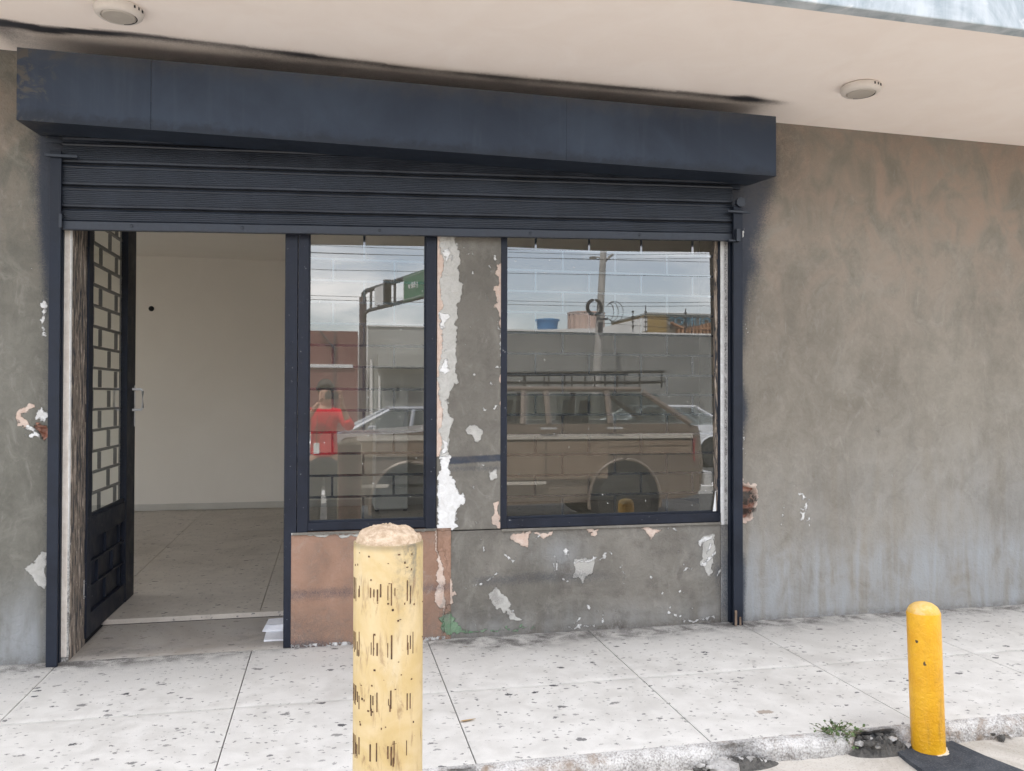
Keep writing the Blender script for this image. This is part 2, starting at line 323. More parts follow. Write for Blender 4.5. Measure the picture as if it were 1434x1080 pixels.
def chips(X, Z, x0, x1, z0, z1, n, seed):
    q = np.random.RandomState(seed); out = np.full(X.shape, -1.)
    for i in range(n):
        cx, cz = q.uniform(x0, x1), q.uniform(z0, z1); a = q.uniform(0, 3.14); l = q.exponential(.010)+.001
        m = (np.abs(X-cx) < .08) & (np.abs(Z-cz) < .08); d = sdline(X[m], Z[m], [(cx-l*math.cos(a), cz-l*math.sin(a)), (cx+l*math.cos(a), cz+l*math.sin(a))], q.uniform(.001, .007)); out[m] = np.maximum(out[m], d)
    return enc(out-.002)
def union(*a): return np.maximum.reduce(a)
def sstep(v, a, b): t = np.clip((v-a)/(b-a), 0, 1); return t*t*(3-2*t)
def attrs_to(me, fields, n_extra=0):
    for k, v in fields.items():
        at = me.attributes.new(k, 'FLOAT', 'POINT'); f = np.concatenate([v.ravel(), np.zeros(n_extra)]); at.data.foreach_set('value', f.astype(np.float32))
def wall_grid(name, xs, zs, y, t, mat, fields, parent, disp=None, **pr):
    nx, nz = len(xs), len(zs); X, Z = np.meshgrid(xs, zs); Yv = np.full(X.shape, float(y)) + (disp if disp is not None else 0)
    vs = np.stack([X, Yv, Z], -1).reshape(-1, 3).tolist(); idx = np.arange(nx*nz).reshape(nz, nx)
    fs = np.stack([idx[:-1, :-1], idx[:-1, 1:], idx[1:, 1:], idx[1:, :-1]], -1).reshape(-1, 4).tolist()
    loop = list(idx[0, :]) + list(idx[1:, -1]) + list(idx[-1, -2::-1]) + list(idx[-2:0:-1, 0]); b0 = len(vs)
    for i in loop: vs.append((vs[i][0], y+t, vs[i][2]))
    L = len(loop)
    for i in range(L): j = (i+1) % L; fs.append((loop[j], loop[i], b0+i, b0+j))
    fs.append(tuple(b0+i for i in range(L)))
    me = bpy.data.meshes.new(name); me.from_pydata(vs, [], fs); me.materials.append(mat)
    sm = np.ones(len(me.polygons), bool); sm[(nx-1)*(nz-1):] = False; me.polygons.foreach_set('use_smooth', sm)
    attrs_to(me, fields, L)
    o = bpy.data.objects.new(name, me); COL.objects.link(o); return fin(o, parent, **pr)
def lin(a, b, s): return np.linspace(a, b, max(2, int(round((b-a)/s))+1))

# ---------------------------------------------------------------- ground
MB().box(-150, 150, -320, 5.9, -1.2, -.45).build('ground', M['asphalt'], kind='structure')
def sheet(name, mat, x0, x1, ys, zs, kind='structure', nx=2, jit=0):
    mb = MB(); vs = []; n = len(ys); X = np.linspace(x0, x1, nx)
    for i in range(n):
        for x in X: vs.append((x, ys[i], zs[i]+(random.uniform(-jit, jit) if 0 < i < n-1 else 0)))
    fs = [(i*nx+j, i*nx+j+1, (i+1)*nx+j+1, (i+1)*nx+j) for i in range(n-1) for j in range(nx-1)]
    mb.add(vs, fs); o = mb.build(name, mat, kind=kind); return o
sheet('street_apron', M['apron'], -40, 60, [-5.12, -1.56], [-.2, -.07])
MB().box(-40, 60, -5.24, -5.12, -.4, -.19).build('kerb', M['apron'], kind='structure')
sheet('road', M['asphalt'], -150, 150, [-28., -5.24], [-.33, -.33])
mb = MB()
for x in np.arange(-60, 60, 7.): mb.box(x, x+3.2, -13.1, -12.95, -.331, -.326)
mb.build('lane_marking', M['white'], kind='structure')
MB().box(-150, 150, -9.3, -8.7, -.4, -.20).build('median_strip', M['terrazzo'], kind='structure')
MB().box(-150, 150, -36, -28, -.5, -.18).build('far_pavement', M['apron'], kind='structure')

# sidewalk: bed, slabs, kerb
bed = MB().box(-6, 9, -1.60, .0, -.20, -.012).build('sidewalk', M['dark'], kind='structure')
JX = [-1.325+.929*i for i in range(-5, 11)]
def slab(x0, x1, y0, y1, name, mat, parent, res=.03, dirt=None, z0=-.03, z1=0.):
    xs, ys = lin(x0, x1, res), lin(y0, y1, res); nx, ny = len(xs), len(ys); X, Yg = np.meshgrid(xs, ys)
    Zg = np.full(X.shape, z1); e = np.minimum(np.minimum(X-x0, x1-X), np.minimum(Yg-y0, y1-Yg)); Zg = Zg-.003*(e < 1e-6)
    vs = np.stack([X, Yg, Zg], -1).reshape(-1, 3).tolist(); idx = np.arange(nx*ny).reshape(ny, nx)
    fs = np.stack([idx[:-1, :-1], idx[:-1, 1:], idx[1:, 1:], idx[1:, :-1]], -1).reshape(-1, 4).tolist()
    loop = list(idx[0, :]) + list(idx[1:, -1]) + list(idx[-1, -2::-1]) + list(idx[-2:0:-1, 0]); b0 = len(vs)
    for i in loop: vs.append((vs[i][0], vs[i][1], z0))
    for i in range(len(loop)): j = (i+1) % len(loop); fs.append((loop[j], loop[i], b0+i, b0+j))
    me = bpy.data.meshes.new(name); me.from_pydata(vs, [], fs); me.materials.append(mat)
    if dirt is not None: attrs_to(me, {'dirt': np.clip(dirt(X, Yg), 0, 1)}, len(loop))
    o = bpy.data.objects.new(name, me); COL.objects.link(o); return fin(o, parent)
def g2(X, Y, cx, cy, rx, ry): return np.exp(-(((X-cx)/rx)**2+((Y-cy)/ry)**2))
def walk_dirt(X, Y):
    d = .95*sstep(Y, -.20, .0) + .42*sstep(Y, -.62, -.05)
    d = d + .9*g2(X, Y, .98, -.14, .26, .12) + .8*g2(X, Y, 1.75, -.12, .3, .10) + .5*g2(X, Y, 2.6, -.12, .3, .10) + .5*g2(X, Y, 2.35, -.05, .12, .1)
    d = d + .6*g2(X, Y, -1.30, -.02, .28, .07) + .3*g2(X, Y, -2., -.05, .6, .15)
    d = d*(1-.75*g2(X, Y, -.1, -.10, .5, .16)) + .35*g2(X, Y, 2.15, -1.55, .12, .12)
    return d
for i in range(len(JX)-1):
    slab(JX[i]+.0025, JX[i+1]-.0025, -.83, -.001, 'paving_slab', M['terrazzo'], bed, dirt=walk_dirt)
    slab(JX[i]+.0025, JX[i+1]-.0025, -1.60, -.835, 'paving_slab', M['terrazzo'], bed, dirt=walk_dirt)
# rough kerb nosing along the slabs' front
def kerb():
    xs = lin(-6, 9, .02); prof = [(-1.60, .0), (-1.625, -.002), (-1.645, -.010), (-1.655, -.025), (-1.657, -.05), (-1.655, -.085), (-1.65, -.14)]
    vs = []; dirt = []
    nn = RS.rand(len(xs)+40); ns = np.convolve(nn, np.ones(9)/9, 'same')[:len(xs)]-.5; n2 = np.convolve(RS.rand(len(xs)+80), np.ones(31)/31, 'same')[:len(xs)]-.5
    for i, x in enumerate(xs):
        hole = math.exp(-((x-2.17)/.10)**4); h2 = .7*math.exp(-((x-.47)/.06)**4); h3 = .55*math.exp(-((x-1.55)/.10)**4); hh = max(hole, h2, h3)
        for j, (y, z) in enumerate(prof):
            k = j/(len(prof)-1); r_ = RS.rand(2)-.5
            yy = y + (ns[i]*.03+n2[i]*.05)*(j > 0) + r_[0]*.008*(j > 1) + hh*.045*(j > 1)
            zz = z + r_[1]*.005*(j > 0) - hh*.018*(j > 1)*(j < 5)
            vs.append((x, yy, zz)); dirt.append(min(1., hh*(.3+.7*(j > 0)*RS.rand()**.5*1.2) + .25*(z < -.04)*RS.rand()))
    n = len(prof); fs = [(i*n+j, (i+1)*n+j, (i+1)*n+j+1, i*n+j+1) for i in range(len(xs)-1) for j in range(n-1)]
    o = MB().add(vs, fs).build('kerb_edge', M['kerb'], bed, smooth=True); attrs_to(o.data, {'dirt': np.array(dirt)})
kerb()
# ---------------------------------------------------------------- the shop building
shop = thing('shop_building', 'single storey shop with bare grey cement front and deep cream overhang', 'building', (0, 0, 0))
SOF = lambda x: 3.06-.0141*x
def noise1(n, w, amp):
    return (np.convolve(RS.rand(n+2*w), np.ones(w)/w, 'same')[w:n+w]-.5)*amp
# right wall
xs = np.concatenate([lin(2.292, 2.80, .006), lin(2.82, 4.8, .02), lin(4.9, 9, .15)]); zs = lin(-.09, 3.06, .012); X, Z = np.meshgrid(xs, zs)
edge = sstep(X, 2.32, 2.33)
F = {}
top = SOF(X); wobble = np.interp(Z, zs, noise1(len(zs), 31, .12))
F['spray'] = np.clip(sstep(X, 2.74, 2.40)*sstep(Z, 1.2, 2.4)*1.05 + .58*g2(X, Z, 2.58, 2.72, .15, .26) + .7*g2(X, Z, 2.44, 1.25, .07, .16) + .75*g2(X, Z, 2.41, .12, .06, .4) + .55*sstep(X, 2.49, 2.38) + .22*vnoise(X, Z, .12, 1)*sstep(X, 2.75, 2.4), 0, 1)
F['wash'] = np.clip(1.05*sstep(Z, .62, .10) + .25*sstep(Z, 1.3, .5) + .2*sstep(X, 2.3, 4.6)*sstep(Z, 1.6, .5), 0, 1)
F['warm'] = np.clip(.9*sstep(X, 3.0, 4.6)*sstep(Z, 2.1, 2.9) + .75*sstep(Z, 1.3, 2.8), 0, 1)  # brownish upper tone, partly shade below the overhang painted into the colour
F['white'] = enc(union(np.where(X < 2.352+wobble*.05, .02, -.05)*(Z > .575)-.05*(Z <= .575), *[sdline(X, Z, p, w)-.012 for p, w in (
    ([(2.825,0.76),(2.869,0.693),(2.844,0.584)], .020), ([(2.874,0.758),(2.883,0.561)], .014), ([(2.8,0.533),(2.835,0.65)], .016), ([(2.685,0.741),(2.714,0.666),(2.69,0.567)], .012),
    ([(2.624,0.825),(2.652,0.811)], .014), ([(2.557,0.835),(2.567,0.826)], .011), ([(2.777,0.795),(2.806,0.786)], .011), ([(2.897,0.355),(2.931,0.35)], .012), ([(3.456,0.862),(3.461,0.84)], .011),
    ([(2.473,1.954),(2.492,1.924)], .010), ([(2.45,1.781),(2.478,1.716)], .012), ([(2.454,1.414),(2.492,1.379)], .012), ([(2.435,1.155),(2.444,0.983)], .012), ([(2.52,1.176),(2.529,1.168)], .01), ([(2.441,2.36),(2.445,2.308)], .016))]))
F['brick'] = enc(sdpoly(X, Z, [(2.425,0.811),(2.515,0.797),(2.505,0.749),(2.519,0.706),(2.51,0.646),(2.477,0.604),(2.425,0.605)])-.004)
F['dirt'] = np.clip(.5*g2(X, Z, 2.62, 2.8, .2, .3) + .22*sstep(Z, 2.2, 3.) + .8*g2(X, Z, 3.36, 1.13, .012, .03) + .5*sstep(Z, .05, .0) + .9*sstep(np.abs(X-2.325), .018, .004)*sstep(Z, .57, .58), 0, 1)  # dirt, plus a dark gradient near the top partly painting in shade
hole = sstep(sdpoly(X, Z, [(2.425,0.803),(2.51,0.792),(2.519,0.723),(2.505,0.646),(2.472,0.604),(2.425,0.605)]), -.008, .012)
lump = np.zeros_like(X)
for q in range(26):
    lump += (RS.rand()-.4)*.05*g2(X, Z, 2.40+RS.rand()*.1, .60+RS.rand()*.16, .018, .02)
F['dirt'] = np.maximum(F['dirt'], np.clip(enc(np.maximum(sdpoly(X, Z, [(2.435,0.76),(2.5,0.767),(2.529,0.714),(2.491,0.694),(2.439,0.712)]), sdline(X, Z, [(2.439,0.656),(2.481,0.642),(2.519,0.663)], .012)))*24-11.5, 0, 1)*2)
F['pink'] = enc(sdpoly(X, Z, [(2.425,0.863),(2.449,0.828),(2.533,0.818),(2.529,0.758),(2.533,0.688),(2.514,0.62),(2.472,0.578),(2.425,0.588)]))
disp = hole*(.045+lump) - .004*F['brick']*(1-hole)*0
disp = disp + .0025*np.interp(X, xs, noise1(len(xs), 15, 1.))*(X > 2.34)
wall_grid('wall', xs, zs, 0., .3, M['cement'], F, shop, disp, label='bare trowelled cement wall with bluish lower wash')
# left wall
xs = np.concatenate([lin(-6, -2.0, .2), lin(-1.99, -1.29, .007)]); zs = lin(-.09, 3.14, .012); X, Z = np.meshgrid(xs, zs); F = {}
F['spray'] = np.clip(sstep(X, -1.60, -1.37)*sstep(Z, 1.5, 2.5)*.9 + .60*sstep(X, -1.47, -1.37) + .6*sstep(Z, 2.98, 3.12), 0, 1)
F['wash'] = np.clip(1.*sstep(Z, .55, .05), 0, 1); F['warm'] = .5*sstep(Z, 1.6, 2.8)
F['pink'] = enc(sdline(X, Z, [(-1.482,1.287),(-1.521,1.265),(-1.527,1.24),(-1.507,1.211),(-1.488,1.204)], .022)-.006)
F['white'] = enc(union(sdpoly(X, Z, [(-1.433,1.287),(-1.409,1.261),(-1.406,1.207),(-1.445,1.229)]), sdpoly(X, Z, [(-1.491,1.211),(-1.445,1.189),(-1.455,1.164),(-1.474,1.175),(-1.497,1.186)]), sdpoly(X, Z, [(-1.471,1.161),(-1.438,1.142),(-1.441,1.121),(-1.481,1.139)]), sdpoly(X, Z, [(-1.434,1.843),(-1.411,1.829),(-1.414,1.793),(-1.43,1.81)]), sdline(X, Z, [(-1.414,1.785),(-1.422,1.648)], .012)-.006,
    sdline(X, Z, [(-1.481,1.982),(-1.435,1.98)], .008)-.006))
F['pale'] = enc(sdpoly(X, Z, [(-1.42,0.552),(-1.397,0.544),(-1.395,0.364),(-1.425,0.394),(-1.468,0.418),(-1.501,0.476),(-1.462,0.511)]))
F['brick'] = enc(sdpoly(X, Z, [(-1.445,1.207),(-1.396,1.207),(-1.395,1.099),(-1.431,1.121),(-1.448,1.164)])-.002)
F['white'] = np.maximum(F['white'], np.where(X > -1.335, .60+.1*np.interp(Z, zs, noise1(len(zs), 9, 2.)), 0))
F['dirt'] = np.clip(.8*sstep(X, -1.338, -1.33)*sstep(X, -1.318, -1.328) + .5*sstep(Z, .06, 0)+.9*sstep(X, -1.335, -1.325)*sstep(Z, .9, .3), 0, 1)
hole = sstep(sdpoly(X, Z, [(-1.442,1.193),(-1.396,1.193),(-1.395,1.113),(-1.428,1.128)]), -.006, .01); lump = sum((RS.rand()-.4)*.05*g2(X, Z, -1.46+RS.rand()*.08, 1.05+RS.rand()*.16, .015, .015) for q in range(20))
wall_grid('wall', xs, zs, 0., .3, M['cement_left'], F, shop, hole*(.04+lump), label='left cement wall with torn plaster by the guide rail')
# pillar between the windows
xs = lin(.583, .953, .005); zs = lin(.598, 2.30, .006); X, Z = np.meshgrid(xs, zs); F = {}
F['pale'] = enc(union(sdpoly(X, Z, [(0.553,2.24),(0.693,2.246),(0.693,2.186),(0.71,2.03),(0.714,1.89),(0.695,1.817),(0.683,1.601),(0.7,1.429),(0.66,1.385),(0.632,1.301),(0.676,1.226),(0.648,1.166),(0.649,1.007),(0.557,1.008)]), sdpoly(X, Z, [(0.765,1.173),(0.81,1.177),(0.83,1.149),(0.822,1.117),(0.798,1.101),(0.769,1.125)])+.004, sdpoly(X, Z, [(0.868,0.907),(0.929,0.943),(0.929,0.874),(0.892,0.867)])))
F['pink'] = enc(union(sdpoly(X, Z, [(0.553,2.24),(0.601,2.242),(0.61,1.963),(0.603,1.644),(0.608,1.246),(0.601,1.007),(0.557,1.008)]), sdpoly(X, Z, [(0.926,2.094),(0.972,2.111),(0.972,1.763),(0.939,1.786),(0.914,1.891)]), sdpoly(X, Z, [(0.939,1.77),(0.972,1.811),(0.974,1.002),(0.941,1.003)])-.008, sdpoly(X, Z, [(0.893,0.738),(0.938,0.745),(0.938,0.592),(0.91,0.609),(0.897,0.666)])))
F['white'] = enc(union(sdpoly(X, Z, [(0.609,1.007),(0.657,1.011),(0.661,0.959),(0.653,0.903),(0.69,0.855),(0.714,0.795),(0.738,0.758),(0.702,0.711),(0.686,0.656),(0.69,0.616),(0.642,0.586),(0.614,0.563),(0.594,0.611),(0.594,0.849)]), sdpoly(X, Z, [(0.601,1.095),(0.645,1.102),(0.649,1.031),(0.605,1.023)])-.006, sdpoly(X, Z, [(0.602,1.815),(0.662,1.788),(0.63,1.732),(0.602,1.715)])-.004, sdpoly(X, Z, [(0.607,1.564),(0.651,1.541),(0.655,1.485),(0.623,1.437),(0.607,1.484)])-.010, sdpoly(X, Z, [(0.613,2.162),(0.653,2.176),(0.645,2.076),(0.617,2.043)])-.008,
    *[sdline(X, Z, p, w)-.014 for p, w in (([(0.738,2.147),(0.791,2.129)], .015), ([(0.897,2.149),(0.91,2.129)], .022), ([(0.849,1.938),(0.865,1.877)], .015), ([(0.935,1.762),(0.948,1.568)], .016), ([(0.842,1.277),(0.855,1.273)], .02), ([(0.885,2.068),(0.897,2.048)], .015), ([(0.775,2.06),(0.787,2.024)], .014))]))
F['white'] = np.maximum(F['white'], chips(X, Z, .60, .95, .62, 2.25, 18, 4))
nb = np.interp(X, xs, noise1(len(xs), 11, .02))
F['spray'] = np.clip(1.1*sstep(Z, 1.005+nb, 1.0+.008)*0 + 1.0*np.exp(-((Z-.992-nb*.3-.04*(X-.77))/.022)**4)*sstep(X, .61, .63) + .55*np.exp(-((Z-.94)/.03)**2)*sstep(X, .62, .66) + .3*g2(X, Z, .90, 1.7, .05, .3), 0, 1)
F['dirt'] = np.clip(.55*g2(X, Z, .83, 1.95, .16, .30) + .7*g2(X, Z, .88, 1.55, .03, .25)+.5*g2(X, Z, .88, 2.15, .03, .04), 0, 1)*.6 + .4*sstep(vnoise(X, Z, .09, 0)+.6*vnoise(X, Z, .035, 1), .08, .5)*sstep(X, .63, .68)
disp = -.004*sstep(F['pale'], .45, .55) - .002*sstep(F['white'], .45, .55) + .003*sstep(F['dirt'], .2, .5)
wall_grid('pillar', xs, zs, 0., .2, M['cement_dark'], F, shop, disp, label='scarred cement pillar with peeled cream edge')
# wall under the wide window
xs = lin(.66, 2.292, .007); zs = lin(-.09, .592, .006); X, Z = np.meshgrid(xs, zs); F = {}
edge_line = np.interp(Z, zs, np.interp(zs, [-.1, 0, .12, .2, .3, .4, .5, .6], [.68, .68, .655, .675, .69, .665, .655, .63])) + np.interp(Z, zs, noise1(len(zs), 7, .02))
F['pink'] = enc(union(sdpoly(X, Z, [(0.587,0.473),(0.635,0.471),(0.667,0.371),(0.675,0.291),(0.684,0.187),(0.612,0.163),(0.588,0.176)]), sdpoly(X, Z, [(1.009,0.562),(1.129,0.574),(1.113,0.498),(1.067,0.475),(1.017,0.509)])-.004, sdpoly(X, Z, [(1.1,0.571),(1.268,0.574),(1.251,0.533),(1.201,0.519),(1.15,0.549)])-.006, sdpoly(X, Z, [(1.774,0.57),(1.912,0.574),(1.859,0.5),(1.828,0.522)])-.004, sdpoly(X, Z, [(1.43,0.569),(1.516,0.566),(1.499,0.533)])))
F['pale'] = enc(union(sdpoly(X, Z, [(0.886,0.249),(0.943,0.263),(1.009,0.195),(0.993,0.148),(0.911,0.16)]), sdpoly(X, Z, [(0.944,0.158),(0.993,0.156),(1.084,0.078),(1.068,0.055),(1.002,0.075)])-.006, sdpoly(X, Z, [(1.375,0.402),(1.508,0.418),(1.465,0.304),(1.439,0.264),(1.379,0.316)]), sdpoly(X, Z, [(2.175,0.511),(2.253,0.525),(2.244,0.347),(2.221,0.28),(2.175,0.341)])))
F['white'] = enc(union(*[sdline(X, Z, p, w)-.014 for p, w in (([(1.332,0.473),(1.34,0.432)], .020), ([(1.268,0.402),(1.277,0.353)], .021), ([(1.234,0.42),(1.264,0.321)], .015), ([(1.379,0.382),(1.426,0.396),(1.499,0.414)], .019), ([(2.189,0.34),(2.216,0.378),(2.253,0.423)], .022), ([(2.157,0.469),(2.203,0.493),(2.23,0.5)], .024), ([(2.057,0.321),(2.102,0.327)], .019), ([(1.673,0.361),(1.682,0.245)], .015), ([(1.469,0.14),(1.474,0.123)], .022), ([(2.267,0.278),(2.304,0.327)], .016), ([(1.581,0.448),(1.594,0.439)], .018),
    ([(1.948,0.065),(1.953,0.06)], .02), ([(2.002,0.045),(2.007,0.041)], .022), ([(1.957,0.098),(1.962,0.098)], .018), ([(1.311,0.303),(1.319,0.282)], .016), ([(1.345,0.019),(1.491,0.023)], .018), ([(2.066,0.016),(2.248,0.023)], .017), ([(1.15,0.529),(1.179,0.548)], .019))], sdline(X, Z, [(2.346,0.535),(2.35,0.342),(2.345,0.172)], .008)-.006))
F['white'] = np.maximum(F['white'], chips(X, Z, .70, 2.27, .02, .58, 42, 3))
F['green'] = enc(union(sdpoly(X, Z, [(0.652,0.141),(0.676,0.132),(0.7,0.075),(0.741,0.025),(0.652,0.015)]), sdpoly(X, Z, [(0.676,0.053),(0.944,0.042),(1.16,0.038),(1.16,0.017),(0.944,0.014),(0.676,0.013)])-.012))
F['wash'] = np.clip(.65*g2(X, Z, 1.27, .44, .16, .10) + .35*sstep(Z, .22, .02) + .3*g2(X, Z, 2.2, .45, .10, .2), 0, 1)
F['spray'] = np.clip(.42*np.exp(-((Z-.315-.015*vnoise(X, Z, .2, 1))/.05)**2)*sstep(X, .70, .85)*sstep(X, 1.9, 1.3) + .18*np.exp(-((Z-.30)/.06)**2) + .12*sstep(vnoise(X, Z, .25, 2), .0, .4) + .5*g2(X, Z, 2.28, .25, .05, .3), 0, 1)
F['dirt'] = np.clip(.6*sstep(Z, .06, .0) + .4*sstep(Z, .55, .59) + .35*g2(X, Z, 1.5, .3, .4, .14) + .5*sstep(vnoise(X, Z, .11, 0)+.6*vnoise(X, Z, .04, 1), .05, .45) + .45*sstep(np.abs(X-2.292), .02, .0), 0, 1)
disp = .004*sstep(X-edge_line, .0, .01) - .003*sstep(F['pink'], .45, .55) + .002*np.interp(X, xs, noise1(len(xs), 21, 1.))
wall_grid('sill_wall', xs, zs, -.004, .2, M['cement_dark'], F, shop, disp, label='chipped grey cement wall under the wide window')
# pink plaster panel under the narrow window
xs = lin(-.197, .664, .007); zs = lin(-.09, .612, .007); X, Z = np.meshgrid(xs, zs); F = {}
F['spray'] = np.clip(.60*np.exp(-((Z-.285)/.05)**2)*(X < 9) + .45*sstep(Z, .30, .12)*sstep(X, .3, -.15) + .3*sstep(Z, .06, .0), 0, 1)
F['dirt'] = np.clip(.5*sstep(Z, .30, .05) + .4*g2(X, Z, -.08, .42, .05, .12) + .35*sstep(vnoise(X, Z, .16, 0)+.5*vnoise(X, Z, .05, 1), .1, .5), 0, 1); F['pale'] = enc(sdline(X, Z, [(-.197, .60), (.66, .61)], .012)-.004)
F['white'] = enc(np.maximum(sdline(X, Z, [(-.195, .0), (-.195, .12)], .006)-.012, np.where(Z < .022, .0, -.1)))
el = np.interp(Z, [-.1, .0, .10, .18, .26, .34, .42, .50, .62], [.615, .620, .610, .632, .625, .628, .605, .585, .575]) + np.interp(Z, zs, noise1(len(zs), 7, .03))
F['cem'] = enc(X-el-.004); F['pink'] = enc(union(sdpoly(X, Z, [(0.587,0.485),(0.627,0.475),(0.659,0.379),(0.675,0.299),(0.668,0.18),(0.604,0.164),(0.572,0.225),(0.587,0.35)]), np.abs(X-el)*-1+.006))
F['green'] = enc(union(sdpoly(X, Z, [(0.624,0.127),(0.66,0.149),(0.688,0.108),(0.704,0.035),(0.66,0.018),(0.608,0.049)]), sdline(X, Z, [(0.64,0.039),(0.72,0.023)], .014))+.004)
wall_grid('sill_wall', xs, zs, -.0065, .2, M['pink'], F, shop, .0015*np.interp(X, xs, noise1(len(xs), 15, 1.)), label='stained pink plaster panel under the narrow window')
# lintel, door reveals, end walls, inside shell, roof
b = MB().box(-1.286, 2.29, .0, .3, 2.60, 3.1); b.build('lintel', M['cement'], shop)
MB().box(-1.36, -1.288, .02, .30, -.05, 2.62).build('door_reveal', M['reveal'], shop, bevel=.006)
MB().box(-1.334, -1.296, -.008, .02, .02, 2.30).build('plaster_strip', M['cream'], shop, bevel=.004, label='cream plaster strip between guide rail and reveal')
for bx in ((8.8, 9, .34, 5.74, -.3, 3.3), (-6, 9, 5.55, 5.75, -.3, 3.3), (-1.29, 2.29, .31, .36, 2.61, 2.93),
           (-6, -5.8, .34, 1.0, -.3, 3.3), (-6, -5.8, 5.0, 5.54, -.3, 3.3), (-6, -5.8, 1.0, 5.0, -.3, .5), (-6, -5.8, 1.0, 5.0, 2.7, 3.3)):  # unseen side opening left in this wall, added to let daylight brighten the room
    MB().box(*bx).build('interior_wall', M['inner'], shop)
MB().box(-5.8, 8.8, .3, 5.55, 2.93, 3.05).build('interior_ceiling', M['inner'], shop)
MB().box(-5.8, 8.8, 5.53, 5.55, .03, .105).build('baseboard', M['base'], shop, bevel=.004)
MB().lathe([(.0, 0), (.026, 0), (.03, .004), (.03, .01)], 16, (-1.99, 5.541, 2.33), 'y').build('socket_hole', M['dark'], shop)
# interior front wall backs
MB().box(-6, -1.36, .302, .33, -.3, 3.0).build('interior_wall', M['inner'], shop)
MB().box(2.36, 9, .302, .33, -.3, 3.0).build('interior_wall', M['inner'], shop)
# soffit
xs = lin(-6, 9, .022); ys = lin(-1.39, .0, .022); X, Yg = np.meshgrid(xs, ys)
pl = [(-1.682,-0.356),(-1.471,-0.365),(-1.327,-0.34),(-0.946,-0.366),(-0.394,-0.332),(0.498,-0.275),(1.271,-0.293),(1.926,-0.313),(2.469,-0.318)]
yl = np.interp(X, [p[0] for p in pl], [p[1] for p in pl]); dd = Yg-yl; xin = sstep(X, -1.62, -1.52)*sstep(X, 2.66, 2.36)
ws_ = .010+.030*sstep(X, -1.3, -.3)+.012*vnoise(X, Yg, .15, 1)
spray = ((.42+.25*vnoise(X, Yg, .22, 2)+.2*sstep(X, -.9, -1.4))*np.exp(-(np.maximum(-dd, 0)/ws_)**2)*np.exp(-(np.maximum(dd, 0)/.045)**2) + .20*np.exp(-np.maximum(dd, 0)/.10)*(dd > -.02) + .04*sstep(dd, .05, .3) + .22*np.exp(np.minimum(dd, 0)/.06)*(1+1.2*vnoise(X, Yg, .18, 3)))*xin
for (cx, cy, rx, ry, a) in ((-1.50, yl[0, np.abs(xs+1.5).argmin()]+.02, .10, .03, .6), (-1.2, yl[0, np.abs(xs+1.2).argmin()]+.02, .2, .03, .6), (-1.32, -.30, .08, .03, .9), (2.28, -.33, .07, .04, .8), (-1.55, -.25, .15, .12, .5)): spray = spray + a*g2(X, Yg, cx, cy, rx, ry)
def soffit():
    k = N('cream soffit paint', .85); p = k.w; n2 = k.noise(3, 6, .6, .8, p); n3 = k.noise(150, 2, .5, 0, p); n5 = k.noise(30, 6, .7, .5, p)
    col = k.mix(k.ss(n2, .3, .7), (.89,.80,.735), (.92,.84,.78)); sv = k.attr('spray')
    grit = k.math('MULTIPLY', k.math('SUBTRACT', k.math('ADD', k.math('MULTIPLY', n3, .5), k.math('MULTIPLY', n5, .5)), .5), k.math('MULTIPLY', k.math('MULTIPLY', sv, k.math('SUBTRACT', 1., sv)), 3.))
    col = k.mix(k.ss(k.math('ADD', sv, grit), .0, 1.05), col, k.mix(sv, (.10,.075,.06), (.022,.024,.032)))
    return k.done(col, None, k.bump(n5, .12, .006))
vs = np.stack([X, Yg, SOF(X)], -1).reshape(-1, 3).tolist(); nx, ny = len(xs), len(ys); idx = np.arange(nx*ny).reshape(ny, nx)
fs = np.stack([idx[:-1, :-1], idx[1:, :-1], idx[1:, 1:], idx[:-1, 1:]], -1).reshape(-1, 4).tolist()
me = bpy.data.meshes.new('soffit'); me.from_pydata(vs, [], fs); me.materials.append(soffit()); attrs_to(me, {'spray': np.clip(spray, 0, 1)})
o = bpy.data.objects.new('soffit', me); COL.objects.link(o); fin(o, shop, label='cream underside of overhang blackened above the shutter housing')
def par():
    k = N('weathered pale blue parapet paint', .85); p = k.w; st = k.noise(1., 7, .65, .6, k.scale(p, (7, 7, 1.6))); n = k.noise(7, 8, .7, 1., p)
    col = k.mix(k.ss(k.math('ADD', k.math('MULTIPLY', st, .4), k.math('MULTIPLY', k.noise(3.2, 8, .65, .8, p), .6)), .38, .6), (.50,.54,.57), (.27,.32,.35)); col = k.mix(k.ss(n, .58, .68, 0, .7), col, (.60,.61,.61)); return k.done(col, None, k.bump(n, .4, .01))
pm = par()
MB().hexa([(-6,-1.46,SOF(-6)-.012),(9,-1.46,SOF(9)-.012),(9,-1.39,SOF(9)-.012),(-6,-1.39,SOF(-6)-.012),(-6,-1.46,3.95),(9,-1.46,3.95),(9,-1.30,3.95),(-6,-1.30,3.95)]).build('parapet', pm, shop, bevel=.006, label='weathered pale blue parapet above the soffit edge')
MB().box(-6, 9, -1.30, 6, 3.30, 3.42).build('roof', M['apron'], shop)
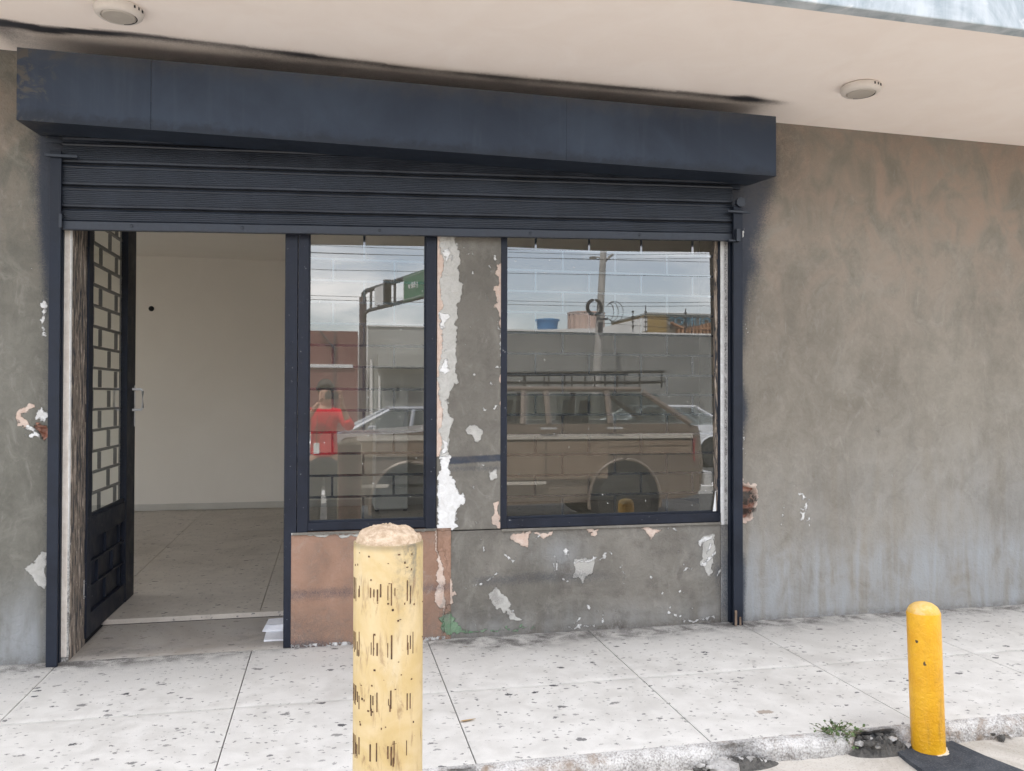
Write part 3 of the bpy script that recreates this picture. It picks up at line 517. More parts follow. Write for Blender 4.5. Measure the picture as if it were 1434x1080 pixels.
# ---------------------------------------------------------------- threshold and interior floor
slab(-1.29, -.19, .002, .675, 'threshold_slab', M['terrazzo_dirt'], bed, dirt=lambda X, Y: .25+.5*g2(X, Y, -1.1, .1, .25, .12)+.3*g2(X, Y, -.35, .25, .2, .2)-.6*sstep(Y, .12, .0))
MB().box(-5.8, 8.8, .69, 5.55, -.2, .012).box(-5.8, -1.3, .3, .69, -.2, .012).box(-.19, 8.8, .3, .69, -.2, .012).build('interior_floor', M['dark'], kind='structure')
flr = bpy.data.objects['interior_floor']
for i in range(-4, 5):
    for j in range(5):
        x0, y0 = -.41+.97*i, .72+.97*j
        slab(x0+.002, x0+.968, y0+.002, min(y0+.968, 5.53), 'floor_tile', M['terrazzo_in'], flr, res=.5, z0=.0, z1=.03)
slab(-1.3, -.19, .678, .719, 'threshold_nosing', M['terrazzo_in'], flr, z0=.0, z1=.032)
# ---------------------------------------------------------------- roller shutter
sh = thing('roller_shutter', 'half raised navy roller shutter with boxed housing over the shop front', 'roller shutter', (.5, -.05, 0))
hb = MB()
A = [(-1.434, 2.970), (2.459, 2.932), (2.459, 2.592), (-1.433, 2.629)]
def panel(x0, x1):
    t = lambda x: 2.97-(x+1.434)*.00976; u = lambda x: 2.629-(x+1.434)*.0095
    return [(x0, -.35, u(x0)), (x1, -.35, u(x1)), (x1, -.35, t(x1)), (x0, -.35, t(x0))]
for x0, x1 in ((-1.434, -.8475), (-.8465, 1.2287), (1.2290, 2.459)):
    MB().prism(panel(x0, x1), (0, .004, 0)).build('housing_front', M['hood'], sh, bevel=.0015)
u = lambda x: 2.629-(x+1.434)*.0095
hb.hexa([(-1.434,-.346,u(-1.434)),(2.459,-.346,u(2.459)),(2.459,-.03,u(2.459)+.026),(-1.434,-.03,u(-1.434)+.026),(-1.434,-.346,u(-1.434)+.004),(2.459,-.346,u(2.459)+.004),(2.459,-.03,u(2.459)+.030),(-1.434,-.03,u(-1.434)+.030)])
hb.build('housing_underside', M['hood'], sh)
MB().prism([(-1.430,-.346,u(-1.43)+.004),(-1.430,-.002,u(-1.43)+.03),(-1.430,-.002,2.965),(-1.430,-.346,2.965)], (.004,0,0)).build('housing_end', M['hood'], sh)
MB().prism([(2.451,-.346,u(2.45)+.004),(2.451,-.002,u(2.45)+.03),(2.451,-.002,2.928),(2.451,-.346,2.928)], (.004,0,0)).build('housing_end', M['hood'], sh)
MB().hexa([(-1.426,-.346,2.962),(2.451,-.346,2.924),(2.451,-.002,2.924),(-1.426,-.002,2.962),(-1.426,-.346,2.966),(2.451,-.346,2.928),(2.451,-.002,2.928),(-1.426,-.002,2.966)]).build('housing_top', M['hood'], sh)
lip = MB(); lip.hexa([(-1.40,-.045,u(-1.4)-.003),(2.40,-.045,u(2.4)-.003),(2.40,-.02,u(2.4)-.003),(-1.40,-.02,u(-1.4)-.003),(-1.40,-.045,u(-1.4)+.021),(2.40,-.045,u(2.4)+.021),(2.40,-.02,u(2.4)+.021),(-1.40,-.02,u(-1.4)+.021)])
lip.build('housing_lip', M['hood'], sh, bevel=.002)
MB().hexa([(-1.40,-.052,u(-1.4)-.012),(-.82,-.052,u(-.82)-.020),(-.82,-.046,u(-.82)-.020),(-1.40,-.046,u(-1.4)-.012),(-1.40,-.052,u(-1.4)+.008),(-.82,-.052,u(-.82)-.002),(-.82,-.046,u(-.82)-.002),(-1.40,-.046,u(-1.4)+.008)]).build('flat_bar', M['slat'], sh)
# slats: ribbed curtain profile swept along the opening, hanging a little out of level
X0, X1 = -1.318, 2.338; tilt = (2.274-2.178)/(X1-X0)
def slat(base, prof, name, mat):
    n = len(prof); mb = MB(); vs = []; seg = 24
    for i in range(seg+1):
        x = X0+(X1-X0)*i/seg; sag = .0008*math.sin(i*1.7+base*9)
        for y, z in prof: vs.append((x, y, base+z+tilt*(x-X0)+sag))
    fs = [(i*n+j, (i+1)*n+j, (i+1)*n+(j+1) % n, i*n+(j+1) % n) for i in range(seg) for j in range(n)]
    fs += [tuple(range(n)), tuple(seg*n+j for j in range(n-1, -1, -1))]
    return mb.add(vs, fs).build(name, mat, sh)
def ribs(z0, z1, k, y0=-.060, d=.0035):
    o = []; p = (z1-z0)/k
    for i in range(k): o += [(y0, z0+i*p), (y0-d, z0+(i+.25)*p), (y0-d, z0+(i+.6)*p), (y0, z0+(i+.85)*p)]
    return o
back = [(-.040, .108), (-.040, .004)]
sl_prof = [(-.046, .0), (-.064, .004), (-.066, .014), (-.060, .018)] + ribs(.020, .086, 7) + [(-.058, .088), (-.062, .096), (-.058, .104), (-.046, .1075)] + back[::1]
bb = [(-.044, -.002), (-.070, -.002), (-.072, .002), (-.072, .040), (-.064, .044)] + ribs(.048, .098, 5) + [(-.056, .104), (-.046, .108), (-.04, .108), (-.04, .0)]
slat(2.178, bb, 'bottom_bar', M['slat'])
for i in range(1, 6): slat(2.178+i*.1125, sl_prof, 'slat', M['slat'])
MB().hexa([(X0,-.046,2.18),(X1,-.046,2.18+tilt*3.65),(X1,-.04,2.18+tilt*3.65),(X0,-.04,2.18),(X0,-.046,2.70),(X1,-.046,2.70),(X1,-.04,2.70),(X0,-.04,2.70)]).build('curtain_backing', M['dark'], sh)
for x in (-.99, -.45, .26, 1.1, 1.75): MB().lathe([(.008, 0), (.008, -.004), (.004, -.006)], 10, (x, -.072, 2.20+tilt*(x-X0)), 'y').build('rivet', M['slat'], sh)
for x0, x1, zt in ((-1.366, -1.314, 2.565), (2.330, 2.388, 2.475)):
    g = MB(); c = x0 if x0 < 0 else x1
    g.box(x0, x1, -.092, -.084, .0, zt).box(*((x0, x0+.006) if x0 < 0 else (x1-.006, x1)), -.084, -.001, .0, zt).box(*((x1-.005, x1) if x0 < 0 else (x0, x0+.005)), -.084, -.074, .0, zt).box(x0+.006, x1-.006, -.03, -.001, 0, zt)
    r_ = g.build('guide_rail', M['navy'], sh, bevel=.002, label=None)
MB().box(-1.385, -1.235, -.112, -.094, 2.530, 2.545).build('stop_bar', M['slat'], sh, bevel=.002)
MB().box(2.285, 2.425, -.112, -.094, 2.432, 2.446).build('stop_bar', M['slat'], sh, bevel=.002)
MB().lathe([(.012, -.03), (.028, -.03), (.028, .0), (.012, .0)], 18, (2.37, -.08, 2.495), 'y').build('guide_roller', M['slat'], sh, smooth=True)
MB().box(2.336, 2.36, -.12, -.093, 2.262, 2.335).box(2.29, 2.36, -.11, -.0735, 2.262, 2.272).build('shutter_latch', M['slat'], sh, bevel=.002)
MB().box(-1.322, -1.308, -.10, -.073, 2.18, 2.25).build('shutter_latch', M['slat'], sh, bevel=.002)
rust = worn('rusty rail foot', (.10,.06,.04), (.20,.15,.11), 20, .9)
MB().box(2.333, 2.347, -.10, -.093, .0, .09).box(2.362, 2.374, -.10, -.093, 0, .05).build('rail_foot', rust, sh, bevel=.002)

# ---------------------------------------------------------------- windows (frame, tilted pane a little short of its frame, navy grille behind it)
def grille(win, x0, x1, zlist, va, vb, y, zt, zb):
    for z in zlist: MB().box(x0, x1, y-.002, y+.006, z-.0065, z+.0065).build('grille_bar', M['bar'], win)
    zz = [zb]+sorted(zlist)+[zt]
    for i in range(len(zz)-1):
        for x in (va if i % 2 else vb):
            MB().box(x-.0062, x+.0062, y-.002, y+.006, zz[i]+.0067, zz[i+1]-.0067).build('grille_bar', M['bar'], win)
def pane(win, p, y, tilt=.0001, t=.005, mat='glass'):
    (xa, za), (xb, zb), (xc, zc), (xd, zd) = p       # bottom left, bottom right, top right, top left
    f = lambda x, z: (x, y+(z-.66)*tilt, z)
    MB().add([f(xa, za), f(xb, zb), f(xc, zc), f(xd, zd)], [(0,1,2,3)]).build('glass_pane', M[mat], win)
fy0, fy1 = -.004, .06
w1 = MB(); w1.box(-.236, -.171, fy0-.002, .07, .0, 2.36).box(-.168, -.112, fy0, .07, .612, 2.36).box(.521, .579, fy0, .07, .612, 2.36)
w1.box(-.112, .521, fy0+.003, .07, .618, .662).box(-.112, .521, fy0+.003, .07, 2.30, 2.36)
win1 = w1.build('window', M['navy_worn'], shop, bevel=.003, label='narrow navy framed window beside the open door')
MB().box(-.112, -.104, .012, .03, .662, 2.3).box(.513, .521, .012, .03, .662, 2.3).box(-.104, .513, .012, .03, .662, .672).build('glazing_bead', M['navy'], win1)
for z in (.75, 1.02, 1.5, 1.57, 1.62, 1.86, 2.05): MB().lathe([(.004, 0), (.004, -.002), (.002, -.003)], 8, (-.21, fy0-.002, z), 'y').build('screw', M['navy'], win1)
zs1 = [.793, .910, 1.030, 1.146, 1.266, 1.383, 1.505, 1.623, 1.742, 1.860, 1.978, 2.096]
grille(win1, -.112, .521, zs1, [.016, .349], [.183], .045, 2.30, .662)
pane(win1, [(-.108, .668), (.517, .665), (.517, 2.183), (-.108, 2.166)], .026)
w2 = MB(); w2.box(.945, .982, fy0, .07, .598, 2.36).box(.982, 2.290, fy0, .07, .598, .652).box(2.278, 2.290, fy0+.006, .07, .652, 2.36).box(.982, 2.278, fy0+.003, .07, 2.30, 2.36)
win2 = w2.build('window', M['navy_worn'], shop, bevel=.003, label='wide navy framed window with chipped sill')
MB().box(.982, 2.278, .010, .03, .652, .664).build('glazing_bead', M['navy'], win2)
MB().box(.95, 2.29, -.012, -.005, .582, .597).build('window_sill', M['cement_dark'], win2, bevel=.003)
MB().box(-.19, .58, -.02, -.013, .600, .614).build('window_sill', M['cement_dark'], win1, bevel=.003)
zs2 = [.771, .890, 1.009, 1.123, 1.240, 1.356, 1.472, 1.592, 1.712, 1.830, 1.951, 2.072, 2.194]
grille(win2, .982, 2.278, zs2, [1.158, 1.480, 1.803, 2.130], [1.321, 1.640, 1.966], .045, 2.30, .652)
pane(win2, [(.985, .666), (2.262, .652), (2.232, 2.216), (.985, 2.181)], .026)
MB().box(2.262, 2.277, .012, .04, .652, 2.28).build('window_post', M['reveal'], win2)
MB().prism([(2.245, .008, .66), (2.266, .008, .66), (2.262, .008, .78)], (0, .003, 0)).build('glass_shard', M['white'], win2)

# ---------------------------------------------------------------- door, open inwards
door = bpy.data.objects.new('door', None); COL.objects.link(door); fin(door, shop, label='open navy door with glazed grille and riveted lower panel')
ha = math.atan2(-1.258+1.277, 1.31-.28)
def D(u, n, z): # u along leaf from hinge, n outwards (towards +x), z
    return (-1.277+u*math.sin(ha)+n*math.cos(ha), .28+u*math.cos(ha)-n*math.sin(ha), z)
def dbox(mb, u0, u1, n0, n1, z0, z1):
    return mb.hexa([D(u0,n0,z0),D(u1,n0,z0),D(u1,n1,z0),D(u0,n1,z0),D(u0,n0,z1),D(u1,n0,z1),D(u1,n1,z1),D(u0,n1,z1)])
dbox(MB(), 0, .082, -.055, 0, .03, 2.53).build('hinge_stile', M['navy_worn'], door, bevel=.003)
dbox(MB(), .82, 1.03, -.05, 0, .03, 2.53).build('lock_stile', M['navy_worn'], door, bevel=.003)
dbox(MB(), .083, .819, -.05, -.004, .55, .672).build('middle_rail', M['navy_worn'], door, bevel=.003)
dbox(MB(), .083, .819, -.05, -.004, .03, .15).build('bottom_rail', M['navy_worn'], door, bevel=.003)
dbox(MB(), .083, .819, -.05, -.004, 2.46, 2.53).build('top_rail', M['navy_worn'], door, bevel=.003)
dbox(MB(), .083, .819, -.034, -.028, .151, .549).build('lower_panel', M['navy_worn'], door)
pz = [.151, .285, .42, .549]
for z in pz[1:-1]: dbox(MB(), .084, .818, -.028, -.012, z-.006, z+.006).build('grille_bar', M['navy_worn'], door)
for i in range(3):
    for uu in ((.26, .57) if i % 2 else (.11, .42, .73)): dbox(MB(), uu-.006, uu+.006, -.028, -.013, pz[i]+.007, pz[i+1]-.007).build('grille_bar', M['navy_worn'], door)
dbox(MB(), .085, .10, -.03, -.012, .673, 2.459).build('glazing_bead', M['navy'], door)
dbox(MB(), .085, .818, -.03, -.012, .673, .69).build('glazing_bead', M['navy'], door)
MB().add([D(.083,-.02,.672), D(.819,-.02,.672), D(.819,-.02,2.46), D(.083,-.02,2.46)], [(0,1,2,3)]).build('glass_pane', M['door_glass'], door)
zd = [.672+.1185*i for i in range(16)]
for z in zd[1:16]: dbox(MB(), .083, .819, -.048, -.03, z-.007, z+.007).build('grille_bar', M['navy'], door)
for i in range(15):
    for uu in ((.20, .55) if i % 2 else (.36, .70)): dbox(MB(), uu-.007, uu+.007, -.048, -.031, zd[i]+.0095, min(zd[i+1]-.0095, 2.459)).build('grille_bar', M['navy'], door)
for sgn in (1, -1):
    n0 = 0 if sgn > 0 else -.05; zl, zh = 1.25, 1.385; uu = .955; c = .012
    pts = [D(uu, n0, zl), D(uu, n0+sgn*.052, zl), D(uu, n0+sgn*.063, zl+c), D(uu, n0+sgn*.063, zh-c), D(uu, n0+sgn*.052, zh), D(uu, n0, zh)]
    MB().tube(pts, .008, 8).build('handle', M['handle'], door, smooth=True)
dbox(MB(), 1.0, 1.026, .0005, .003, 1.14, 1.41).build('lock_plate', M['handle'], door, bevel=.001)
for z in (.25, 1.2, 2.05):
    MB().tube([D(-.012, -.02, z), D(-.012, -.02, z+.1)], .011, 10).build('hinge', M['chrome'] if z < .3 else M['navy'], door, smooth=True)
sage = worn('pale metal jamb edge', (.22,.22,.19), (.34,.33,.29), 8, .6)
MB().box(-1.345, -1.337, .301, .33, .03, 2.35).box(-1.298, -1.2905, .17, .176, .35, 2.35).build('door_jamb', sage, shop)

# ---------------------------------------------------------------- small things at the front
t = thing('folded_card', 'folded white card lying on the threshold against the door post', 'card', (-0.306,0.446,0))
c0 = [(-0.366,0.294,0.012),(-0.253,0.285,0.012),(-0.25,0.293,0.05),(-0.346,0.283,0.05)]; c1 = [(-0.346,0.283,0.05),(-0.25,0.293,0.05),(-0.254,0.38,0.06),(-0.336,0.366,0.06)]
MB().prism(c0, (0, .003, .004)).build('card_flap', M['paper'], t); MB().prism(c1, (0, .003, .004)).build('card_flap', M['paper'], t)
MB().box(-.345, -.24, .13, .30, .001, .011).build('card_base', M['paper'], t, bevel=.002)
cab = thing('white_cabinet', 'white cabinet standing by the far interior wall behind the narrow window', 'cabinet', (.69, 5.2, .03))
MB().box(.50, .88, 4.95, 5.45, .05, 1.42).build('cabinet_body', M['white'], cab, bevel=.02)
MB().box(.505, .875, 4.925, 4.948, .06, .66).build('cabinet_door', M['white'], cab, bevel=.012)
MB().box(.505, .875, 4.925, 4.948, .67, 1.41).build('cabinet_door', M['white'], cab, bevel=.012)
for x in (.53, .85): MB().lathe([(.02, .0), (.02, .05)], 10, (x, 5.0, .03)).build('foot', M['dark'], cab)

def lamp(x, y, label, rot=0.):
    z = SOF(x); t = thing('ceiling_lamp', label, 'ceiling lamp', (x, y, z), 'round lamps on the overhang')
    MB().lathe([(.0, -.001), (.098, -.001), (.103, -.006), (.104, -.020), (.098, -.034), (.088, -.042), (.076, -.043), (.074, -.036), (.0, -.036)], 40, (x, y, z)).build('lamp_housing', M['lamp'], t, smooth=True)
    MB().lathe([(.0, -.0365), (.071, -.0365), (.072, -.040), (.066, -.046), (.0, -.048)], 36, (x, y, z)).build('lamp_lens', M['lens'], t, smooth=True)
    MB().tube([(x+.075*math.cos(a), y+.075*math.sin(a), z-.0425) for a in np.linspace(-.3, 1.5, 8)], .0022, 6).build('lens_clip', M['dark'], t)
    for a0, w in ((-.35, .014), (-.62, .007), (-.85, .008), (-.30, .002)):
        a = a0+.15+rot; cx, cy = x+.1035*math.cos(a), y+.1035*math.sin(a); tx, ty = -math.sin(a), math.cos(a); ex, ey = math.cos(a), math.sin(a)
        q = [(cx-tx*w/2, cy-ty*w/2, z-.024), (cx+tx*w/2, cy+ty*w/2, z-.024), (cx+tx*w/2, cy+ty*w/2, z-.012), (cx-tx*w/2, cy-ty*w/2, z-.012)]
        MB().prism(q, (ex*.002, ey*.002, 0)).build('rim_mark', M['dark'], t)  # small dark printed marks on the lamp rim
    return t
lamp(-.925, -.645, 'round cream ceiling lamp over the left end of the shutter housing')
lamp(2.785, -.655, 'round cream ceiling lamp on the soffit above the bare wall at right', -.75)

# ---------------------------------------------------------------- bollards
def beige_paint():
    k = N('old pale yellow bollard paint', .75); p = k.o; n = k.noise(7, 7, .6, .6, p); f = k.noise(90, 4, .65, 0, p); st = k.noise(1., 6, .6, .4, k.scale(p, (18, 18, 2.5)))
    col = k.mix(k.ss(n, .35, .68), (.50,.37,.165), (.58,.46,.265)); col = k.mix(k.ss(st, .55, .75, 0, .6), col, (.60,.53,.38))
    x = k.n('ShaderNodeSeparateXYZ', 0, {0: p}); z = k.n('ShaderNodeSeparateXYZ', 2, {0: p})
    grime = k.math('MULTIPLY', k.math('MULTIPLY', k.ss(x, -.01, .04), k.ss(x, .11, .06)), k.ss(z, .66, .94))
    col = k.mix(k.math('MULTIPLY', grime, k.ss(k.math('ADD', k.math('MULTIPLY', st, .6), k.math('MULTIPLY', f, .4)), .40, .62, .1, .85)), col, (.12,.12,.10))
    col = k.mix(k.ss(k.noise(34, 5, .65, .6, p), .69, .72), col, (.10,.05,.025))
    col = k.mix(k.ss(z, .925, .945, 0, .5), col, (.12,.10,.07)); y = k.n('ShaderNodeSeparateXYZ', 1, {0: p}); col = k.mix(k.ss(k.math('ADD', y, k.math('MULTIPLY', n, .03)), .035, .055), col, k.mix(k.ss(f, .4, .6), (.20,.075,.05), (.28,.12,.08)))
    for zr in (.825, .68, .54, .40):
        bnd = k.math('MULTIPLY', k.ss(z, zr-.10, zr-.02), k.ss(z, zr+.05, zr+.02)); col = k.mix(k.math('MULTIPLY', bnd, k.ss(k.noise(1., 7, .7, .5, k.scale(p, (40, 40, 9))), .52, .70, 0, .75)), col, (.20,.11,.055))
    col = k.mix(k.ss(k.noise(17, 9, .75, 1., p), .645, .68, 0, .8), col, (.30,.20,.10))
    return k.done(col, k.ss(n, .3, .7, .6, .85), k.bump(k.math('ADD', f, k.math('MULTIPLY', n, 1.)), .3, .004))
BX, BY = (0.162,-2.29,0.664)[0], -2.29
bo = thing('bollard', 'thick pale yellow steel bollard with rough concrete cap and rust streaks', 'bollard', (BX, BY, -.11))
mp = beige_paint(); HT = .945; RB = .0955
b = MB(); n = 64; prof = []
for i in range(60):
    z = -.11+(HT+.11)*i/59; prof.append((RB, z))
b.lathe([(.09, -.11)] + prof + [(RB-.004, HT+.002), (.08, HT+.001)], n, (0, 0, 0))
bd = b.build('post', mp, None, smooth=True); bd.location = (BX, BY, 0); bd.parent = bo; bd.matrix_parent_inverse = Matrix.Translation((-BX, -BY, .11))
capm = N('rough mortar cap', .95); nn = capm.noise(45, 8, .7); 
capm = capm.done(capm.mix(capm.ss(nn, .35, .65), (.40,.29,.19), (.62,.49,.36)), None, capm.bump(nn, .9, .012))
cb_ = MB(); vs = []; fs = []; nr, na = 12, 48
for i in range(nr+1):
    for k in range(na):
        w = 2*math.pi*k/na; a = i/nr*math.pi/2; rr = .0915*math.cos(a)+.0005; zz = HT-.002+.046*math.sin(a)**.9
        j = (RS.rand()-.5)*.006*(i > 0)+.004*math.sin(3*w+i)*math.cos(a*.7)*(i > 0); vs.append((BX+rr*math.cos(w)*(1+j), BY+rr*math.sin(w)*(1+j), zz+j))
for i in range(nr):
    for k in range(na): fs.append((i*na+k, i*na+(k+1) % na, (i+1)*na+(k+1) % na, (i+1)*na+k))
fs.append(tuple(nr*na+k for k in range(na)))
cb_.add(vs, fs).build('concrete_cap', capm, bo, smooth=True)
# rust slits: rows of short vertical cuts round the pipe
sl = MB(); aim = math.atan2(-4.641-BY, -BX)
def slit(ang, z0, z1, w=.0036):
    c0, c1 = ang-w/2/RB, ang+w/2/RB; r0, r1 = RB-.003, RB+.0012
    pt = lambda a, r_, z: (BX+r_*math.cos(a), BY+r_*math.sin(a), z)
    sl.hexa([pt(c0, r0, z0), pt(c1, r0, z0), pt(c1, r0, z0), pt(c0, r0, z0)][:0] or [pt(c0, r1, z0), pt(c1, r1, z0), pt(c1, r0, z0), pt(c0, r0, z0), pt(c0, r1, z1), pt(c1, r1, z1), pt(c1, r0, z1), pt(c0, r0, z1)])
for row, (pa, pb) in enumerate(((803, 833), (877, 905), (949, 976), (1017, 1049), (1085, 1112))):
    z1 = 1.35-(pa-553)*.001985; z0 = 1.35-(pb-553)*.001985
    for gpx, n_ in ((502, 3), (524, 4 if row < 1 else 3), (548, 3), (573, 3 if row else 2)):
        s_ = max(-.93, min(.93, (gpx-543.5)/48.5)); a0 = aim+math.asin(s_)
        for q in range(n_):
            if random.random() < .88:
                zl_, zh_ = z0+random.uniform(-.006, .02), z1+random.uniform(-.024, .006); aa = a0+(q-1)*.092+random.uniform(-.02, .02)
                slit(aa, zl_, zh_, random.uniform(.0014, .0040))
                if random.random() < .3: slit(aa+random.uniform(-.03, .03), zl_-random.uniform(.0, .015), zl_+random.uniform(.006, .02), random.uniform(.0014, .005))
    for k in range(3, 9):
        for q in range(3): slit(aim+.62*k+q*.092, z0+random.uniform(0, .01), z1, .002)
for q in range(46): zz_ = random.uniform(.45, .93); slit(aim+random.uniform(-1.4, 1.4), zz_, zz_+random.uniform(.002, .006), random.uniform(.002, .006))
rustm = worn('rust in the cuts', (.035,.02,.013), (.15,.08,.04), 60, .95)
sl.build('rust_slit', rustm, bo, kind='stuff')
# yellow bollard and its pad
yp = N('thick glossy yellow paint', .38, spec=.5); yn = yp.noise(60, 4, .55, .8); yc = yp.mix(yp.ss(yp.noise(9, 6, .6), .35, .7), (.66,.33,.008), (.74,.40,.015)); yc = yp.mix(yp.ss(yp.noise(26, 3, .5), .72, .74), yc, (.08,.05,.02)); yz = yp.n('ShaderNodeSeparateXYZ', 2, {0: yp.o}); yc = yp.mix(yp.math('MULTIPLY', yp.ss(yp.noise(1., 7, .7, .6, yp.scale(yp.o, (22, 22, 5))), .48, .72), yp.ss(yz, .5, .02, .18, .6)), yc, (.30,.17,.035))
yp = yp.done(yc, None, yp.bump(yn, .55, .007))
YX, YY = 2.353, -1.70
yb = thing('bollard', 'thin bright yellow painted bollard on a dark pad at the kerb', 'bollard', (YX, YY, -.068))
ypost = MB().lathe([(.060, -.02)]+[(.0635-.0004*(i % 2), -.015+.565*i/30) for i in range(31)]+[(.0625, .556), (.056, .557)], 40).build('post', yp, None, smooth=True)
ycm = worn('pale yellow worn cap', (.62,.36,.05), (.66,.47,.20), 30, .6, 0, .3)
ycap = MB().lathe([(.0615, .553), (.060, .562), (.052, .576), (.036, .588), (.016, .594), (.0, .595)], 40).build('cap', ycm, None, smooth=True)
ring = MB(); rv = []
for k in range(40):
    w = 2*math.pi*k/40; ro = .070+.008*random.random(); rv.append((ro*math.cos(w), ro*math.sin(w), .001))
ring.prism(rv, (0, 0, .006)); yr = ring.build('paint_collar', worn('spilled pale paint', (.55,.50,.38), (.66,.62,.52), 20, .8), None)
for o in (ypost, ycap, yr): o.parent = yb
yb.rotation_euler = (0, R(-2.2), 0)
pv = [(2.223,-1.633,-0.062),(2.328,-1.612,-0.062),(2.439,-1.591,-0.062),(2.493,-1.618,-0.062),(2.529,-1.801,-0.062),(2.566,-1.944,-0.062),(2.596,-2.097,-0.062),(2.217,-2.017,-0.062),(2.202,-1.873,-0.062),(2.208,-1.76,-0.062)]
MB().prism([(x+random.uniform(-.004, .004), y, -.085) for x, y, z in pv], (0, 0, .0235)).build('painted_pad', M['pad'], kind='structure')

# ---------------------------------------------------------------- litter, weeds, rubble at the kerb
t = MB(); a = (1.123,0.148,0); rr = random.Random(3)
vs = [(a[0]+(i-2)*.012, a[1]-.012+.012*j+rr.uniform(-.004, .004), .002+rr.uniform(0, .014)) for i in range(5) for j in range(3)]
t.add(vs, [(i*3+j, (i+1)*3+j, (i+1)*3+j+1, i*3+j+1) for i in range(4) for j in range(2)])
o = t.build('sweet_wrapper', worn('pink wrapper', (.55,.16,.17), (.70,.50,.48), 60, .5)); fin(o, None, 'crumpled pink wrapper lying against the foot of the grey wall', 'wrapper')
sm_ = o.modifiers.new('thick', 'SOLIDIFY'); sm_.thickness = .001
a = (0.566,-1.196,0); leafm = worn('dry leaf', (.36,.23,.10), (.50,.36,.20), 60, .9)
t = MB(); t.prism([(a[0]-.035, a[1]-.004, .003), (a[0]-.015, a[1]-.013, .006), (a[0]+.012, a[1]-.009, .008), (a[0]+.034, a[1]+.008, .004), (a[0]+.01, a[1]+.010, .003), (a[0]-.02, a[1]+.007, .002)], (0, 0, .0015))
fin(t.build('dry_leaf', leafm), None, 'dry tan leaf on the white paving right of the thick bollard', 'leaf')
green = worn('weed leaf', (.055,.10,.03), (.11,.16,.06), 40, .7); stemm = worn('weed stem', (.12,.11,.05), (.18,.15,.08), 40, .8)
def weed(px, py, z, n, r_, h, label, seed, leafy=6):
    q = random.Random(seed); base = Vector((px, py, z)); w = thing('weed', label, 'weed', tuple(base)); st = MB(); lf = MB()
    for i in range(n):
        a = q.uniform(0, 6.28); l = q.uniform(.4, 1)*r_; tip = base+Vector((math.cos(a)*l, math.sin(a)*l*.6-.01, q.uniform(.3, 1)*h)); mid = base.lerp(tip, .5)+Vector((0, 0, .25*h))
        st.tube([base+Vector((q.uniform(-.02, .02), q.uniform(-.01, .01), -.01)), mid, tip], [.0016, .0012, .0007], 4)
        for k in range(leafy):
            f = q.uniform(.25, 1); c = (mid.lerp(tip, f*2-1) if f > .5 else base.lerp(mid, f*2)); d = Vector((q.uniform(-1, 1), q.uniform(-1, 1), q.uniform(-.3, .8))).normalized(); s_ = q.uniform(.008, .018)
            e = d.cross(Vector((0, 0, 1))).normalized()*s_*.45; m_ = c+d*s_*.5; lf.add([c, m_+e, c+d*s_, m_-e+Vector((0, 0, .002))], [(0, 1, 2, 3)])
    st.build('stem', stemm, w); lf.build('foliage', green, w, kind='stuff')
wx = (2.001,-1.612,-0.06); weed(wx[0], wx[1], -.065, 60, .125, .10, 'small green weed sprawling from the kerb crack left of the yellow bollard', 5, 7)
wx = (1.905,-1.592,-0.06); weed(wx[0], wx[1], -.065, 12, .07, .055, 'sparse low weed at the kerb left of the larger weed', 8, 5)
wx = (2.7,-1.622,-0.06); weed(wx[0], wx[1], -.065, 3, .02, .11, 'single dry weed stalk standing by the kerb right of the yellow bollard', 9, 2)
stone = worn('broken concrete', (.26,.25,.235), (.50,.49,.47), 20, .95, 0, .6, 90, chips=(.06,.06,.06), chip_amt=.6)
tar = worn('black tarry rubble', (.045,.043,.04), (.115,.11,.10), 30, .9, 0, .8, 90)
def rock(mb, c, r_, q, mi=0):
    bm = bmesh.new(); bmesh.ops.create_icosphere(bm, subdivisions=1, radius=1)
    sc = (q.uniform(.7, 1.4), q.uniform(.7, 1.2), q.uniform(.45, .8)); vs = []
    ph = [q.uniform(0, 6) for _ in range(3)]
    for v in bm.verts:
        k = 1+.18*math.sin(3*v.co.x+ph[0])+.14*math.sin(4*v.co.y+ph[1])+.12*math.sin(5*v.co.z+ph[2])+q.uniform(-.22, .22); vs.append((c[0]+v.co.x*r_*sc[0]*k, c[1]+v.co.y*r_*sc[1]*k, c[2]+v.co.z*r_*sc[2]*k))
    mb.add(vs, [tuple(v.index for v in f.verts) for f in bm.faces], mi); bm.free()
q = random.Random(11); rb = MB(); pts = [(2.096,-1.629,-0.05),(2.15,-1.612,-0.05),(2.181,-1.632,-0.05),(2.212,-1.653,-0.05),(2.266,-1.65,-0.05),(2.103,-1.665,-0.05),(2.118,-1.689,-0.05),(2.215,-1.622,-0.04),(2.26,-1.642,-0.03),(2.302,-1.629,-0.05)]
for p in pts:
    for k in range(7): rock(rb, (p[0]+q.uniform(-.03, .03), p[1]+q.uniform(-.02, .045), -.065+q.uniform(0, .045)), q.uniform(.006, .02), q, q.choice((0, 1, 1)))
pts = [(1.461,-1.656,-0.05),(1.507,-1.653,-0.05),(1.567,-1.652,-0.05),(1.391,-1.679,-0.05),(0.445,-1.522,-0.05),(0.512,-1.53,-0.05),(0.391,-1.528,-0.05),(1.621,-1.664,-0.05),(2.689,-1.642,-0.06),(2.747,-1.654,-0.06)]
for p in pts:
    for k in range(5): rock(rb, (p[0]+q.uniform(-.03, .03), p[1]+q.uniform(-.02, .01), -.068+q.uniform(0, .02)), q.uniform(.006, .02), q, q.choice((0, 0, 1)))
